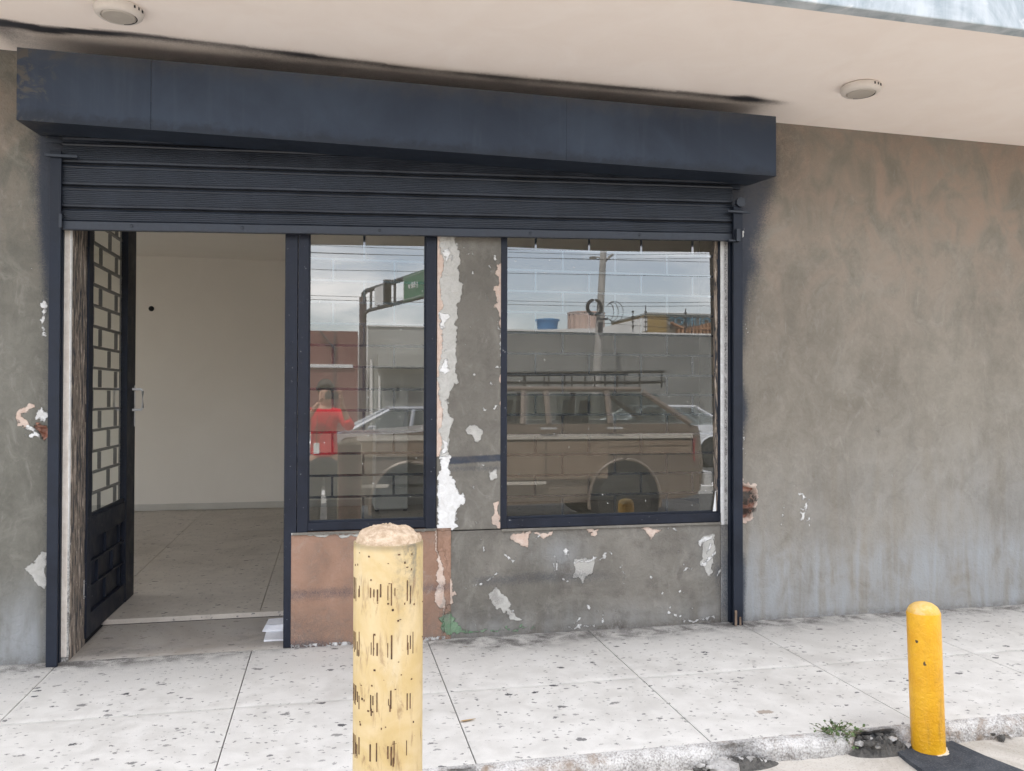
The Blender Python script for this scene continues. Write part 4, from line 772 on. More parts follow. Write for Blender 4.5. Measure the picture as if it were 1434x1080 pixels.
for (mx_, my_, rx_, ry_, h_) in ((2.17, -1.655, .15, .055, .042), (1.55, -1.665, .16, .045, .026), (.47, -1.67, .10, .04, .03)):
    gx = np.linspace(-1, 1, 40); gy = np.linspace(-1, 1, 16); GXX, GYY = np.meshgrid(gx, gy); hz_ = h_*np.clip(1-GXX**2-GYY**2, -.2, 1)*(.5+RS.rand(*GXX.shape))-.074
    vv = np.stack([mx_+GXX*rx_, my_+GYY*ry_, hz_], -1).reshape(-1, 3).tolist(); rb.add(vv, [(i*40+j, i*40+j+1, (i+1)*40+j+1, (i+1)*40+j) for i in range(15) for j in range(39)], 1)
ru = rb.build('kerb_rubble', [stone, tar], smooth=False, kind='stuff')
rk = MB(); p = (1.468,-1.684,-0.055); rock(rk, (p[0], p[1], -.062), .05, random.Random(2)); fin(rk.build('broken_stone', stone, bevel=.004), None, 'broken lump of grey concrete lying at the kerb below the wide window', 'stone')

# ================================================================ across the street (seen in the window glass)
W_ = lambda n, a, b, **k: worn(n, a, b, **k)
M['far_grey'] = W_('far grey block wall', (.17,.172,.163), (.235,.235,.222), sc=.8, rough=.95, grain=6)
M['red'] = W_('dull red painted gate', (.14,.042,.036), (.19,.07,.06), sc=1.2, rough=.7, grain=20)
M['pale_wall'] = W_('pale grey painted wall', (.30,.30,.275), (.38,.38,.355), sc=.6, rough=.9, grain=8)
M['off_white'] = W_('off white painted roof sheet', (.62,.61,.58), (.74,.73,.70), sc=.8, rough=.7)
M['ochre'] = W_('ochre facade cladding', (.30,.20,.07), (.36,.25,.10), sc=.5, rough=.6)
M['taupe'] = W_('taupe sign panel', (.22,.19,.15), (.27,.23,.19), sc=.5, rough=.6)
M['tile'] = W_('brown ribbed roof tiles', (.26,.13,.07), (.38,.21,.12), sc=3, rough=.8)
M['blue_tank'] = W_('blue plastic tank', (.04,.14,.30), (.07,.20,.38), sc=3, rough=.5)
M['drum'] = W_('faded pink ribbed tank', (.36,.26,.22), (.46,.35,.30), sc=2, rough=.8)
M['pole'] = W_('weathered concrete pole', (.30,.285,.26), (.42,.40,.37), sc=2, rough=.9)
M['steel'] = W_('dark painted steel', (.035,.035,.042), (.06,.06,.068), sc=3, rough=.6)
M['maroon'] = W_('maroon painted steel', (.05,.03,.035), (.08,.045,.05), sc=3, rough=.6)
M['sign_green'] = W_('road sign green', (.02,.14,.06), (.03,.18,.08), sc=3, rough=.5)
M['rubber'] = plain('black rubber', (.03,.03,.03), .8)
M['wire'] = plain('black cable', (.02,.02,.022), .7)
FZ = -.30
fw_ = thing('street_wall', 'long grey block wall with pale coping across the street behind the utility pole', 'wall', (14, -30, FZ))
p0, p1 = (6.72,-30,4.155),(17.172,-30,4.067)
MB().hexa([(p0[0],-30,FZ),(p1[0]+14,-30,FZ),(p1[0]+14,-30.25,FZ),(p0[0],-30.25,FZ),(p0[0],-30,4.10),(p1[0]+14,-30,4.02),(p1[0]+14,-30.25,4.02),(p0[0],-30.25,4.10)]).build('wall_body', M['far_grey'], fw_)
MB().hexa([(p0[0],-29.95,4.10),(p1[0]+14,-29.95,4.02),(p1[0]+14,-30.3,4.02),(p0[0],-30.3,4.10),(p0[0],-29.95,4.17),(p1[0]+14,-29.95,4.09),(p1[0]+14,-30.3,4.09),(p0[0],-30.3,4.17)]).build('coping', M['off_white'], fw_)
for x, zt in ((13.005, 5.0), (13.603, 5.35), (15.488, 5.25)):
    fp = thing('fence_post', {0: 'leftmost', 1: 'middle', 2: 'rightmost'}[sum(x > v for v in (13.303, 14.439))]+' of the three electric fence posts on the far grey wall', 'fence post', (x, -30.1, 4.1), 'electric fence posts')
    MB().tube([(x, -30.1, 4.1), (x, -30.1, zt)], .022, 6).build('post', M['steel'], fp)
    for k in range(4): MB().lathe([(.02, 0), (.06, .02), (.06, .07), (.02, .09)], 8, (x, -30.1, 4.35+k*.22)).build('insulator', M['rubber'], fp)
gb = thing('grey_building', 'plain pale grey building with a canopy band across the street behind the traffic gantry', 'building', (4, -32, FZ))
MB().box(1.62, 5.4, -36, -32, FZ, 4.33).build('wall', M['pale_wall'], gb)
MB().hexa([(1.2,-31.98,FZ),(1.62,-31.98,FZ),(1.62,-34,FZ),(1.2,-34,FZ),(1.2,-31.98,3.95),(1.62,-31.98,4.30),(1.62,-34,4.30),(1.2,-34,3.95)]).build('side_wall', M['off_white'], gb)
MB().box(1.58, 5.45, -36, -31.94, 4.33, 4.40).build('roof', M['off_white'], gb)
MB().box(2.0, 5.4, -31.96, -31.2, 2.55, 3.1).build('canopy', M['pale_wall'], gb)
MB().box(2.3, 3.0, -31.99, -31.95, FZ, 2.3).build('door', M['far_grey'], gb)
MB().box(3.15, 3.9, -31.99, -31.95, FZ, 2.3).build('door', M['far_grey'], gb)
MB().tube([(1.75, -31.9, FZ), (1.75, -31.9, 2.9)], .07, 8).build('drain_pipe', M['off_white'], gb)
MB().tube([(2.1, -31.85, FZ), (2.1, -31.85, 2.2)], .05, 8).build('drain_pipe', M['off_white'], gb)
MB().box(2.85, 2.93, -31.94, -31.9, 1.2, 1.75).build('wall_meter', M['rubber'], gb)
rw = thing('red_gate_wall', 'dull red gate wall with a white rail across the street left of the grey building', 'wall', (-2, -31, FZ))
MB().box(-7, 1.15, -31.3, -31, FZ, 4.03).build('wall_body', M['red'], rw)
MB().box(-7, .95, -30.98, -30.9, 2.5, 2.64).build('rail', M['off_white'], rw)
for x in (-5.2, -3.4, -1.6, .2): MB().box(x-.05, x+.05, -30.99, -30.93, FZ, 4.0).build('gate_post', M['maroon'], rw)
MB().tube([(-.4, -30.85, 4.0), (.25, -30.85, 3.2)], .05, 6).build('brace', M['steel'], rw)
# white roofed sheds and signed building beyond the wall
s1 = thing('white_shed', 'low shed with a slanted white roof beyond the far grey wall', 'building', (13, -37, FZ))
a = [(8.243,-36,4.54),(13.366,-36,4.89),(15.951,-36,5.422),(15.991,-36,4.463),(8.244,-36,4.256)]
MB().prism([(a[0][0], -36, FZ), (a[3][0], -36, FZ), (a[3][0], -36, a[2][2]-.9), (a[1][0], -36, a[1][2]-.75), (a[0][0], -36, a[0][2]-.1)], (0, -6, 0)).build('wall', M['far_grey'], s1)
MB().prism([(a[0][0]-1, -35.9, a[0][2]-.08), (a[1][0], -35.9, a[1][2]-.70), (a[2][0], -35.9, a[2][2]-.72), (a[2][0], -35.9, a[2][2]), (a[1][0], -35.9, a[1][2]-.1), (a[0][0]-1, -35.9, a[0][2])], (0, -6.2, 0)).build('roof', M['off_white'], s1)
bt = thing('water_tank', 'blue plastic water tank on the shed roof beyond the grey wall', 'water tank', (11.7, -40, 4.6))
MB().lathe([(.46, 4.3), (.60, 5.45), (.66, 5.47), (.66, 5.55), (.2, 5.62)], 24, (11.72, -40, 0)).build('tank_body', M['blue_tank'], bt, smooth=True)
MB().lathe([(.68, 5.47), (.68, 5.53)], 24, (11.72, -40, 0)).build('rim', M['blue_tank'], bt)
dt = thing('ribbed_tank', 'faded pink ribbed round tank beyond the grey wall left of the pole', 'tank', (13.9, -40, 4.6))
pr = []
db = MB(); vs = []; nn_ = 72
for z in (4.3, 5.93):
    for k in range(nn_): w = 2*math.pi*k/nn_; r_ = 1.0+.035*(1 if k % 4 < 2 else -1); vs.append((13.95+r_*math.cos(w), -40+r_*math.sin(w), z))
db.add(vs, [(k, (k+1) % nn_, nn_+(k+1) % nn_, nn_+k) for k in range(nn_)]+[tuple(nn_+k for k in range(nn_))]).build('tank_shell', M['drum'], dt)
MB().lathe([(1.06, 5.93), (1.06, 5.98), (.1, 6.06)], 36, (13.95, -40, 0)).build('tank_lid', M['drum'], dt)
sb = thing('sign_building', 'ochre building with raised EQUIPOS lettering beyond the far grey wall', 'building', (20, -38, FZ))
xa, xb, xc = 16.819, 17.89, 22.415
zt0, zt1 = 5.779, 5.711
MB().box(xa, xb, -44, -38, FZ, zt0).build('wall', M['ochre'], sb); MB().box(xb+.01, xc+4, -44, -38.05, FZ, zt0-.03).build('sign_panel', M['taupe'], sb)
MB().box(xa-.05, xc+4, -44, -37.9, zt0, zt0+.09).build('roof_edge', M['pale_wall'], sb)
tb = MB(); z0_ = 4.765; z1_ = 5.185
for i in range(34):
    x = xb+.5+i*.21; zt_ = z0_+.25+(z1_-z0_+.1)*min(1, max(0, (x-xb-.9)/2.2)); tb.box(x, x+.13, -37.95, -37.6, z0_-1., zt_)
tb.build('tile_rib', M['tile'], sb, kind='stuff')
MB().tube([(xb+.1, -37.7, z0_+.55), (xb+1.1, -37.7, z0_+.15), (xb+2.2, -37.7, z0_+.25), (xb+3.4, -37.7, z1_+.1), (xb+7, -37.7, z1_+.05)], .09, 6).build('tile_ridge', M['tile'], sb)
def text(s_, x, y, z, size, mat, parent, ext=.03):
    cu = bpy.data.curves.new('lettering', 'FONT'); cu.body = s_; cu.size = size; cu.extrude = ext; cu.align_x = 'RIGHT'; cu.space_character = 1.15; cu.offset = .006
    tmp = bpy.data.objects.new('lettering', cu); COL.objects.link(tmp); me = bpy.data.meshes.new_from_object(tmp.evaluated_get(bpy.context.evaluated_depsgraph_get()))
    bpy.data.objects.remove(tmp); o = bpy.data.objects.new('lettering', me); COL.objects.link(o); me.materials.clear(); me.materials.append(mat); o.location = (x, y, z); o.rotation_euler = (math.pi/2, 0, math.pi)
    o.parent = parent; o.matrix_parent_inverse = Matrix.Translation(-Vector(parent.location)); return o
text('EQUIPOS', 18.035, -37.95, 5.223, .62, plain('teal letter face', (.07,.19,.26), .5), sb)
text('EQUIPOS', 18.023-.02, -38.0, 5.223-.04, .62, plain('pale letter edge', (.42,.50,.56), .5), sb)
# utility pole
up_ = thing('utility_pole', 'weathered concrete utility pole with lamp arms and a coil of cable', 'utility pole', (10.4, -27, FZ))
xt, xm = 10.608, 10.356
lean = (xt-xm)/(7.096-2.463); zt_ = 9.2
pxz = lambda z: xm+lean*(z-2.46)
MB().tube([(pxz(FZ), -27, FZ), (pxz(zt_), -27, zt_)], [.19, .11], 12).build('shaft', M['pole'], up_, smooth=True)
z = 6.812
MB().tube([(pxz(z), -27, z), (pxz(z)-.25, -27, z+.05), (pxz(z)-.3, -27, z)], .03, 6).lathe([(.0, 0), (.12, .02), (.16, .1), (.02, .14)], 10, (pxz(z)-.42, -27, z-.06)).build('lamp_arm', M['pole'], up_)
MB().tube([(pxz(z)+.05, -27, z-.15), (pxz(z)+.3, -27, z+.1), (pxz(z)+.42, -27, z+.18)], .05, 6).build('lamp_arm', M['pole'], up_)
zc = 4.84; cm = MB(); cx_ = 10.178
for k in range(4):
    cm.tube([(cx_+(.32-.02*k)*math.cos(w), -26.85+.02*k, zc+(.32-.02*k)*math.sin(w)) for w in np.linspace(0, 2*math.pi, 25)], .035, 6, cap=False)
cm.build('cable_coil', M['wire'], up_)
cm = MB()
for k in range(3): cm.tube([(pxz(zc)+.2+(.16+.1*k)*(1+math.cos(w)), -26.9, zc-.15+(.32+.05*k)*math.sin(w)) for w in np.linspace(-2.4, 2.4, 12)], .014, 5)
cm.build('cable_loop', M['wire'], up_)
MB().box(pxz(zc)-.22, pxz(zc)+.22, -26.8, -26.74, zc-.5, zc-.42).box(pxz(zc)-.16, pxz(zc)-.02, -26.84, -26.7, zc-.95, zc-.6).build('bracket', M['steel'], up_)
wl = []
for zz, dz, s2 in ((6.954, 0, .5), (6.783, .0, .7), (5.045, 0, .3), (4.903, 0, .3)): wl.append((zz, s2))
wr = thing('overhead_wires', 'black overhead wires strung from the utility pole along the street', 'wires', (10.5, -27, 5))
for i, (zz, s2) in enumerate(wl):
    xp = pxz(zz)
    MB().tube([(xp-40*t, -27+2.5*t, zz+.1*t-2.2*t*(1-t)*s2) for t in np.linspace(0, 1, 14)], .009, 5).build('wire', M['wire'], wr)
    MB().tube([(xp+32*t, -27+11*t, zz+1.2*t-1.6*t*(1-t)) for t in np.linspace(0, 1, 14)], .009, 5).build('wire', M['wire'], wr)
for z_, dz in ((zc-.3, -.6), (zc-.6, -.7)): MB().tube([(pxz(z_)+30*t, -27+9*t, z_+dz*t*2-1.*t*(1-t)) for t in np.linspace(0, 1, 12)], .010, 5).build('wire', M['wire'], wr)
MB().tube([(-45, -24, 7.6), (0, -24, 7.0), (40, -22, 7.5)], .009, 5).build('wire', M['wire'], wr)
MB().tube([(-45, -24, 6.6), (0, -24, 6.1), (40, -22, 6.4)], .009, 5).build('wire', M['wire'], wr)
MB().tube([(-45, -24, 6.0), (0, -24, 5.55), (40, -22, 5.9)], .009, 5).build('wire', M['wire'], wr)
# traffic gantry
tg = thing('traffic_gantry', 'dark steel traffic gantry arm carrying signal heads and a green road sign', 'traffic gantry', (1.16, -26, FZ))
GX, GY = 1.16, -26.
MB().tube([(GX, GY, FZ), (GX, GY, 4.9)], .13, 12).build('mast', M['maroon'], tg, smooth=True)
ax, ay = (2.779-1.153)/6, 1.0
gp = lambda s_, z, o=0: (GX+ax*s_+o*.25, GY+ay*s_-o*.97*0, z)
MB().tube([(GX, GY, 4.75), (GX+.02, GY+.1, 5.02), gp(.4, 5.08), gp(8.2, 5.0)], .085, 8).build('top_chord', M['steel'], tg)
MB().tube([(GX, GY, 4.0), gp(.25, 4.30), gp(.7, 4.36), gp(8.2, 4.26)], .065, 8).build('bottom_chord', M['steel'], tg)
for s_ in (.9, 1.7, 3.3, 4.9, 6.4, 8.): MB().tube([gp(s_, 5.07), gp(s_, 4.35)], .05, 6).build('batten', M['steel'], tg)
def gpanel(s0, s1, z0, z1, name, mat, th=.05, o=.10):
    a, b = gp(s0, z0), gp(s1, z0); return MB().prism([(a[0]-o, a[1], z0), (b[0]-o, b[1], z0), (b[0]-o, b[1], z1), (a[0]-o, a[1], z1)], (-th, 0, 0)).build(name, mat, tg)
gpanel(1.75, 3.05, 4.40, 5.02, 'white_sign', M['off_white'])
for s_ in (3.1, 6.9):
    c = gp(s_, 4.7); MB().box(c[0]-.3, c[0]-.05, c[1]-.16, c[1]+.16, 4.3, 5.12).build('signal_head', M['steel'], tg)
    for k in range(3): MB().lathe([(.09, 0), (.11, .10), (.10, .0)], 10, (c[0]-.18, c[1]+.17, 4.45+k*.26), 'y').build('signal_visor', M['rubber'], tg)
gs = gpanel(4.5, 6.2, 4.26, 5.04, 'green_sign', M['sign_green'])
def mark(s0, s1, z0, z1):
    a, b = gp(s0, z0), gp(s1, z0); o = .155; MB().prism([(a[0]-o, a[1], z0), (b[0]-o, b[1], z0), (b[0]-o, b[1], z1), (a[0]-o, a[1], z1)], (-.008, 0, 0)).build('sign_mark', M['off_white'], gs)
for q in ((4.55, 6.15, 4.30, 4.315), (4.55, 6.15, 4.985, 5.0), (4.55, 4.57, 4.32, 4.98), (4.95, 5.1, 4.62, 4.74), (5.2, 5.33, 4.6, 4.78), (5.4, 5.53, 4.6, 4.78), (5.66, 5.7, 4.56, 4.8)): mark(*q)

# ---------------------------------------------------------------- vehicles
def car_paint(name, c, metal=.4, rough=.3):
    k = N(name, rough, metal, .5); n = k.noise(4, 5, .6); k.b.inputs['Coat Weight'].default_value = .5; k.b.inputs['Coat Roughness'].default_value = .1
    return k.done(k.mix(k.ss(n, .3, .7), tuple(v*.85 for v in c), c))
M['car_glass'] = glass_mat('car glass', 1.6, (.55,.58,.56), .02); M['tan_paint'] = car_paint('faded brown car paint', (.22,.175,.14), .2, .4)
M['silver'] = car_paint('silver car paint', (.42,.43,.45)); M['white_car'] = car_paint('white car paint', (.66,.67,.68), 0, .3)
M['wood'] = worn('printed wood panelling', (.20,.145,.105), (.28,.215,.16), 4, .5); M['trim'] = worn('pale trim strip', (.52,.48,.42), (.62,.58,.52), 20, .5, .2)
M['lamp_glass'] = worn('headlamp glass', (.62,.64,.66), (.72,.74,.76), 20, .15); M['tail'] = worn('red lamp lens', (.30,.03,.03), (.36,.05,.04), 20, .3)
M['seat'] = plain('dark seat cloth', (.06,.055,.05), .9)
def vehicle(root, x0, ys, zg, Wd, body, house, mat, wheels, r_, wins, name='car'):
    P = lambda l, w, h: (x0+l, ys-w, zg+h)
    mb = MB(); vs = []; ns = len(body)
    for l, hb, hm, ht, ins in body:      # bottom, bulge, shoulder, inset of top edge
        for w, h in ((.07, hb), (.0, hm), (ins, ht), (Wd/2, ht+.02), (Wd-ins, ht), (Wd, hm), (Wd-.07, hb)): vs.append(P(l, w, h))
    m = 7; fs = [(i*m+j, (i+1)*m+j, (i+1)*m+(j+1) % m, i*m+(j+1) % m) for i in range(ns-1) for j in range(m)]
    fs += [tuple(range(m)), tuple((ns-1)*m+j for j in range(m-1, -1, -1))]
    mb.add(vs, fs); bo_ = mb.build('body', mat, root, smooth=True)
    (lb0, lb1, hb), (lr0, lr1, hr), i0, i1 = house
    side = lambda l, t, far=0: P(l, (Wd-(i0+(i1-i0)*t)) if far else (i0+(i1-i0)*t), hb+(hr-hb)*t)
    def frame(mbx, pts):   # thin bars of the cabin
        mbx.tube(pts, .035, 6)
    cb2 = MB()
    cb2.prism([side(lr0, 1), side(lr1, 1), side(lr1, 1, 1), side(lr0, 1, 1)], (0, 0, .06)); roof = cb2.build('roof', mat, root, bevel=.025)
    for far in (0, 1):
        pb = MB()
        for a, b in [((lb0, 0), (lr0, 1)), ((lb1, 0), (lr1, 1))] + [((w_[1][0]+.03, 0), (w_[1][1]+.03, 1)) for w_ in wins[:-1]]: pb.tube([side(a[0], a[1], far), side(b[0], b[1], far)], .04, 6)
        pb.build('pillar', mat, root)
        for (a0, a1), (b0, b1) in wins:
            q = [side(a0, .04, far), side(b0, .04, far), side(b1, .93, far), side(a1, .93, far)]; MB().add(q, [(0, 1, 2, 3)]).build('side_window', M['car_glass'], root)
    MB().add([side(lb0, .03), side(lr0, .97), side(lr0, .97, 1), side(lb0, .03, 1)], [(0, 1, 2, 3)]).build('windshield', M['car_glass'], root)
    MB().add([side(lb1, .03), side(lr1, .97), side(lr1, .97, 1), side(lb1, .03, 1)], [(0, 1, 2, 3)]).build('rear_window', M['car_glass'], root)
    for wl_ in wheels:
        for near in (1, 0):
            yy = ys+.012 if near else ys-Wd+.22; c = (x0+wl_, yy, zg+r_)
            wh = bpy.data.objects.new('wheel', None); COL.objects.link(wh); fin(wh, root)
            MB().lathe([(r_*.62, 0), (r_*.9, .0), (r_, -.03), (r_, -.17), (r_*.9, -.20), (r_*.62, -.2)], 32, c, 'y').build('tyre', M['rubber'], wh, smooth=True)
            MB().lathe([(.0, -.015), (r_*.2, .0), (r_*.25, -.03), (r_*.5, -.05), (r_*.61, -.005), (r_*.61, -.19), (.0, -.19)], 24, c, 'y').build('rim', M['chrome'], wh, smooth=True)
        pts = [P(wl_+(r_+.07)*math.cos(w), -.004, max(.22, r_+(r_*1.08+.08)*math.sin(w))) for w in np.linspace(-.35, math.pi+.35, 20)]
        MB().prism(pts, (0, -.05, 0)).build('wheel_arch', M['dark'], root)
        MB().tube([P(wl_+(r_+.085)*math.cos(w), .0, r_+(r_*1.08+.095)*math.sin(w)) for w in np.linspace(-.2, math.pi+.2, 20)], .022, 6).build('fender_flare', mat, root)
    return P, side
ZR = -.33
suv = thing('parked_suv', 'brown wood panelled old estate off roader with roof rack parked behind the photographer', 'car', (2.4, -6.1, ZR))
SX, SL = .07, 4.6
bt_ = 1.34
P, side = vehicle(suv, SX, -5.2, ZR, 1.82,
    [(0.02,.45,.78,1.12,.10), (.12,.40,.80,1.19,.08), (.9,.36,.82,1.24,.06), (1.45,.34,.84,1.30,.04), (1.6,.34,.84,1.33,.03), (4.3,.38,.84,1.33,.03), (4.52,.42,.84,1.30,.05), (4.57,.50,.82,1.20,.09)],
    ((1.42, 4.42, 1.33), (1.95, 3.887-SX, 1.735), .05, .17), M['tan_paint'], (.86, 3.525), .385,
    [((1.72, 2.08), (2.20, 2.24)), ((2.30, 2.34), (2.599-SX, 2.59-SX)), ((2.753-SX, 2.744-SX), (3.388-SX, 3.378-SX)), ((3.481-SX, 3.462-SX), (4.319-SX, 4.078-SX))], 'suv')
for l0, l1 in ((.25, 1.50), (1.52, 2.50), (2.52, 3.30), (3.32, 4.42)):
    zb_ = .66 if 1.51 < l0 < 3.0 else .96
    MB().prism([P(l0, -.006, zb_), P(l1, -.006, zb_), P(l1, -.004, 1.12), P(l0, -.004, 1.12)], (0, -.01, 0)).build('wood_panel', M['wood'], suv)
    MB().prism([P(l0-.01, -.012, 1.15), P(l1+.01, -.012, 1.15), P(l1+.01, -.012, 1.21), P(l0-.01, -.012, 1.21)], (0, -.012, 0)).build('trim_strip', M['trim'], suv)
    if l1 < 3.: MB().prism([P(l0-.01, -.012, .60), P(l1+.01, -.012, .60), P(l1+.01, -.012, .64), P(l0-.01, -.012, .64)], (0, -.012, 0)).build('trim_strip', M['trim'], suv)
MB().prism([P(3.3, -.014, 1.06), P(4.4, -.014, 1.06), P(4.4, -.014, 1.085), P(3.3, -.014, 1.085)], (0, -.01, 0)).build('trim_strip', M['wood'], suv)
for l in (2.5-SX, 3.35-SX): MB().prism([P(l, -.035, 1.27), P(l+.2, -.035, 1.27), P(l+.2, -.035, 1.295), P(l, -.035, 1.295)], (0, .02, 0)).build('door_handle', M['chrome'], suv)
for w in (.10, 1.50):
    MB().lathe([(.0, .0), (.10, .0), (.115, .04), (.115, .06)], 20, P(-.03, w+.12, 1.0), 'x').build('headlight', M['lamp_glass'], suv)
    MB().lathe([(.115, .01), (.135, .0), (.135, .06)], 20, P(-.035, w+.12, 1.0), 'x').build('headlight_rim', M['chrome'], suv)
MB().prism([P(.0, .40, .82), P(.0, 1.42, .82), P(.0, 1.42, 1.10), P(.0, .40, 1.10)], (-.02, 0, 0)).build('grille', M['chrome'], suv)
MB().prism([P(.10, -.008, .90), P(.30, -.008, .90), P(.30, -.008, 1.10), P(.10, -.008, 1.10)], (0, -.012, 0)).build('side_marker', M['trim'], suv)
MB().prism([P(-.12, -.02, .52), P(-.12, 1.84, .52), P(-.12, 1.84, .68), P(-.12, -.02, .68)], (.1, 0, 0)).build('bumper', M['chrome'], suv)
MB().prism([P(4.58, -.02, .55), P(4.58, 1.84, .55), P(4.58, 1.84, .72), P(4.58, -.02, .72)], (.1, 0, 0)).build('bumper', M['chrome'], suv)
MB().prism([P(4.44, -.006, .86), P(4.56, .03, .86), P(4.53, .06, 1.14), P(4.44, -.002, 1.14)], (0, -.03, 0)).build('tail_light', M['tail'], suv)
rk_ = MB(); z_ = 1.735+.06
for w in (.22, 1.60): rk_.tube([P(1.95, w, z_+.16), P(4.15, w, z_+.20)], .018, 6).tube([P(1.95, w, z_+.05), P(4.15, w, z_+.07)], .014, 6)
for l in np.linspace(2.0, 4.1, 8): rk_.tube([P(l, .22, z_+.06), P(l, 1.60, z_+.06)], .013, 5).tube([P(l, .22, z_-.01), P(l, .22, z_+.19)], .013, 5).tube([P(l, 1.6, z_-.01), P(l, 1.6, z_+.19)], .013, 5)
rk_.build('roof_rack', M['rubber'], suv)
for l, w in ((1.9, .3), (1.9, 1.1), (2.75, .3), (2.75, 1.1)):
    MB().prism([P(l+.1, w, .8), P(l+.28, w, .8), P(l+.42, w, 1.42), P(l+.32, w, 1.42)], (0, -.45, 0)).build('seat', M['seat'], suv, bevel=.03)
    MB().prism([P(l+.36, w+.09, 1.43), P(l+.44, w+.09, 1.43), P(l+.48, w+.09, 1.62), P(l+.38, w+.09, 1.62)], (0, -.27, 0)).build('headrest', M['seat'], suv, bevel=.03)
sed = thing('silver_sedan', 'silver sedan passing on the road beyond the brown off roader', 'car', (1.4, -11.9, ZR))
hb_ = 0.95
def sedan(root, x0, ys, mat):
    P, side = vehicle(root, x0, ys, ZR, 1.75,
        [(0.,.30,.52,.66,.20), (.15,.24,.58,.78,.14), (.9,.20,.62,.92,.10), (1.35,.20,.64,.98,.09), (3.5,.20,.64,1.0,.08), (4.2,.24,.64,1.0,.12), (4.5,.34,.60,.84,.2)],
        ((1.15, 3.95, .98), (1.95, 3.25, 1.40), .10, .26), mat, (.85, 3.55), .31,
        [((1.42, 2.0), (2.30, 2.38)), ((2.40, 2.46), (3.35, 3.15))])
    MB().prism([P(.06, .06, .60), P(.5, .045, .70), P(.42, .05, .80), P(.10, .10, .72)], (0, -.03, 0)).build('headlight', M['lamp_glass'], root)
    MB().prism([P(4.25, .10, .80), P(4.46, .16, .74), P(4.44, .18, .90), P(4.2, .12, .95)], (0, -.03, 0)).build('tail_light', M['tail'], root)
    MB().prism([P(1.52, -.12, 1.0), P(1.66, -.12, 1.0), P(1.70, -.12, 1.12), P(1.55, -.12, 1.12)], (0, -.16, 0)).build('mirror', mat, root, bevel=.02)
    for l in (2.15, 3.1): MB().prism([P(l, .055, .86), P(l+.16, .055, .86), P(l+.16, .055, .89), P(l, .055, .89)], (0, .02, 0)).build('door_handle', M['chrome'], root)
sedan(sed, -.85, -11., M['silver'])
sed2 = thing('white_sedan', 'white sedan parked beyond the road, seen through the off roader rear side window', 'car', (7.3, -13.9, ZR)); sedan(sed2, 5.3, -13.6, M['white_car'])

# ---------------------------------------------------------------- the photographer, seen in the narrow window
def skin_obj(name, verts, edges, radii, mat, parent, sub=2, smooth=True):
    me = bpy.data.meshes.new(name); me.from_pydata(verts, edges, []); o = bpy.data.objects.new(name, me); COL.objects.link(o)
    me.materials.append(mat); m = o.modifiers.new('skin', 'SKIN'); m.use_smooth_shade = smooth
    for i, r_ in enumerate(radii): me.skin_vertices[0].data[i].radius = (r_, r_) if not isinstance(r_, tuple) else r_
    me.skin_vertices[0].data[0].use_root = True
    sb_ = o.modifiers.new('sub', 'SUBSURF'); sb_.levels = sb_.render_levels = sub
    dg = bpy.context.evaluated_depsgraph_get(); me2 = bpy.data.meshes.new_from_object(o.evaluated_get(dg)); bpy.data.objects.remove(o)
    me2.materials.clear(); me2.materials.append(mat)
    o = bpy.data.objects.new(name, me2); COL.objects.link(o); me2.polygons.foreach_set('use_smooth', [True]*len(me2.polygons)); return fin(o, parent)
M['skin'] = worn('warm brown skin', (.46,.25,.17), (.54,.31,.22), 12, .55, 0, .05); M['hair'] = worn('dark hair', (.015,.011,.009), (.03,.022,.018), 40, .6, 0, .3)
M['shirt'] = worn('red shirt cloth', (.55,.008,.020), (.74,.014,.028), 9, .8, 0, .2, 120); M['trousers'] = worn('black trousers', (.014,.014,.017), (.024,.024,.028), 9, .85, 0, .2, 120)
pe = thing('person', 'person in a red shirt and dark trousers with a badge, arms raised holding a phone', 'person', (-.06, -4.98, -.195))
px, py = -.06, -4.985
BV = [(px,py,.70), (px,py,.86), (px,py-.005,1.02), (px,py,1.14), (px,py+.01,1.235), (px+.01,py+.03,1.33), (px+.012,py+.035,1.43),
      (px-.175,py,1.145), (-.31,py+.14,.985), (-.115,-4.735,1.27), (px+.175,py,1.145), (.225,py+.15,.985), (.125,-4.735,1.27),
      (px-.09,py,.62), (px-.095,py+.02,.24), (px-.10,py-.01,-.11), (px-.105,py+.12,-.165), (px+.09,py,.62), (px+.095,py+.02,.24), (px+.10,py-.01,-.11), (px+.105,py+.12,-.165)]
BE = [(0,1),(1,2),(2,3),(3,4),(4,5),(5,6),(3,7),(7,8),(8,9),(3,10),(10,11),(11,12),(0,13),(13,14),(14,15),(15,16),(0,17),(17,18),(18,19),(19,20)]
BR = [.12,.115,.125,.115,.05,.078,.082,.052,.042,.026,.052,.042,.026,.085,.058,.04,.035,.085,.058,.04,.035]
skin_obj('body', BV, BE, BR, M['skin'], pe)
skin_obj('shirt', [(px,py,.62),(px,py,.75),(px,py,.90),(px,py,1.05),(px,py,1.15),(px,py+.005,1.19),(px-.18,py,1.15),(-.315,py+.14,.98),(-.24,-4.80,1.09),(px+.18,py,1.15),(.23,py+.15,.98),(.18,-4.79,1.09)],
    [(0,1),(1,2),(2,3),(3,4),(4,5),(4,6),(6,7),(7,8),(4,9),(9,10),(10,11)], [(.175,.14),(.165,.135),(.155,.13),(.16,.13),(.13,.105),.07,.078,.066,.05,.078,.066,.05], M['shirt'], pe)
skin_obj('trousers', [(px,py,.70),(px,py,.60),(px-.095,py,.50),(px-.098,py+.02,.22),(px-.10,py-.01,-.10),(px+.095,py,.50),(px+.098,py+.02,.22),(px+.10,py-.01,-.10)],
    [(0,1),(1,2),(2,3),(3,4),(1,5),(5,6),(6,7)], [.14,.14,.105,.078,.066,.105,.078,.066], M['trousers'], pe)
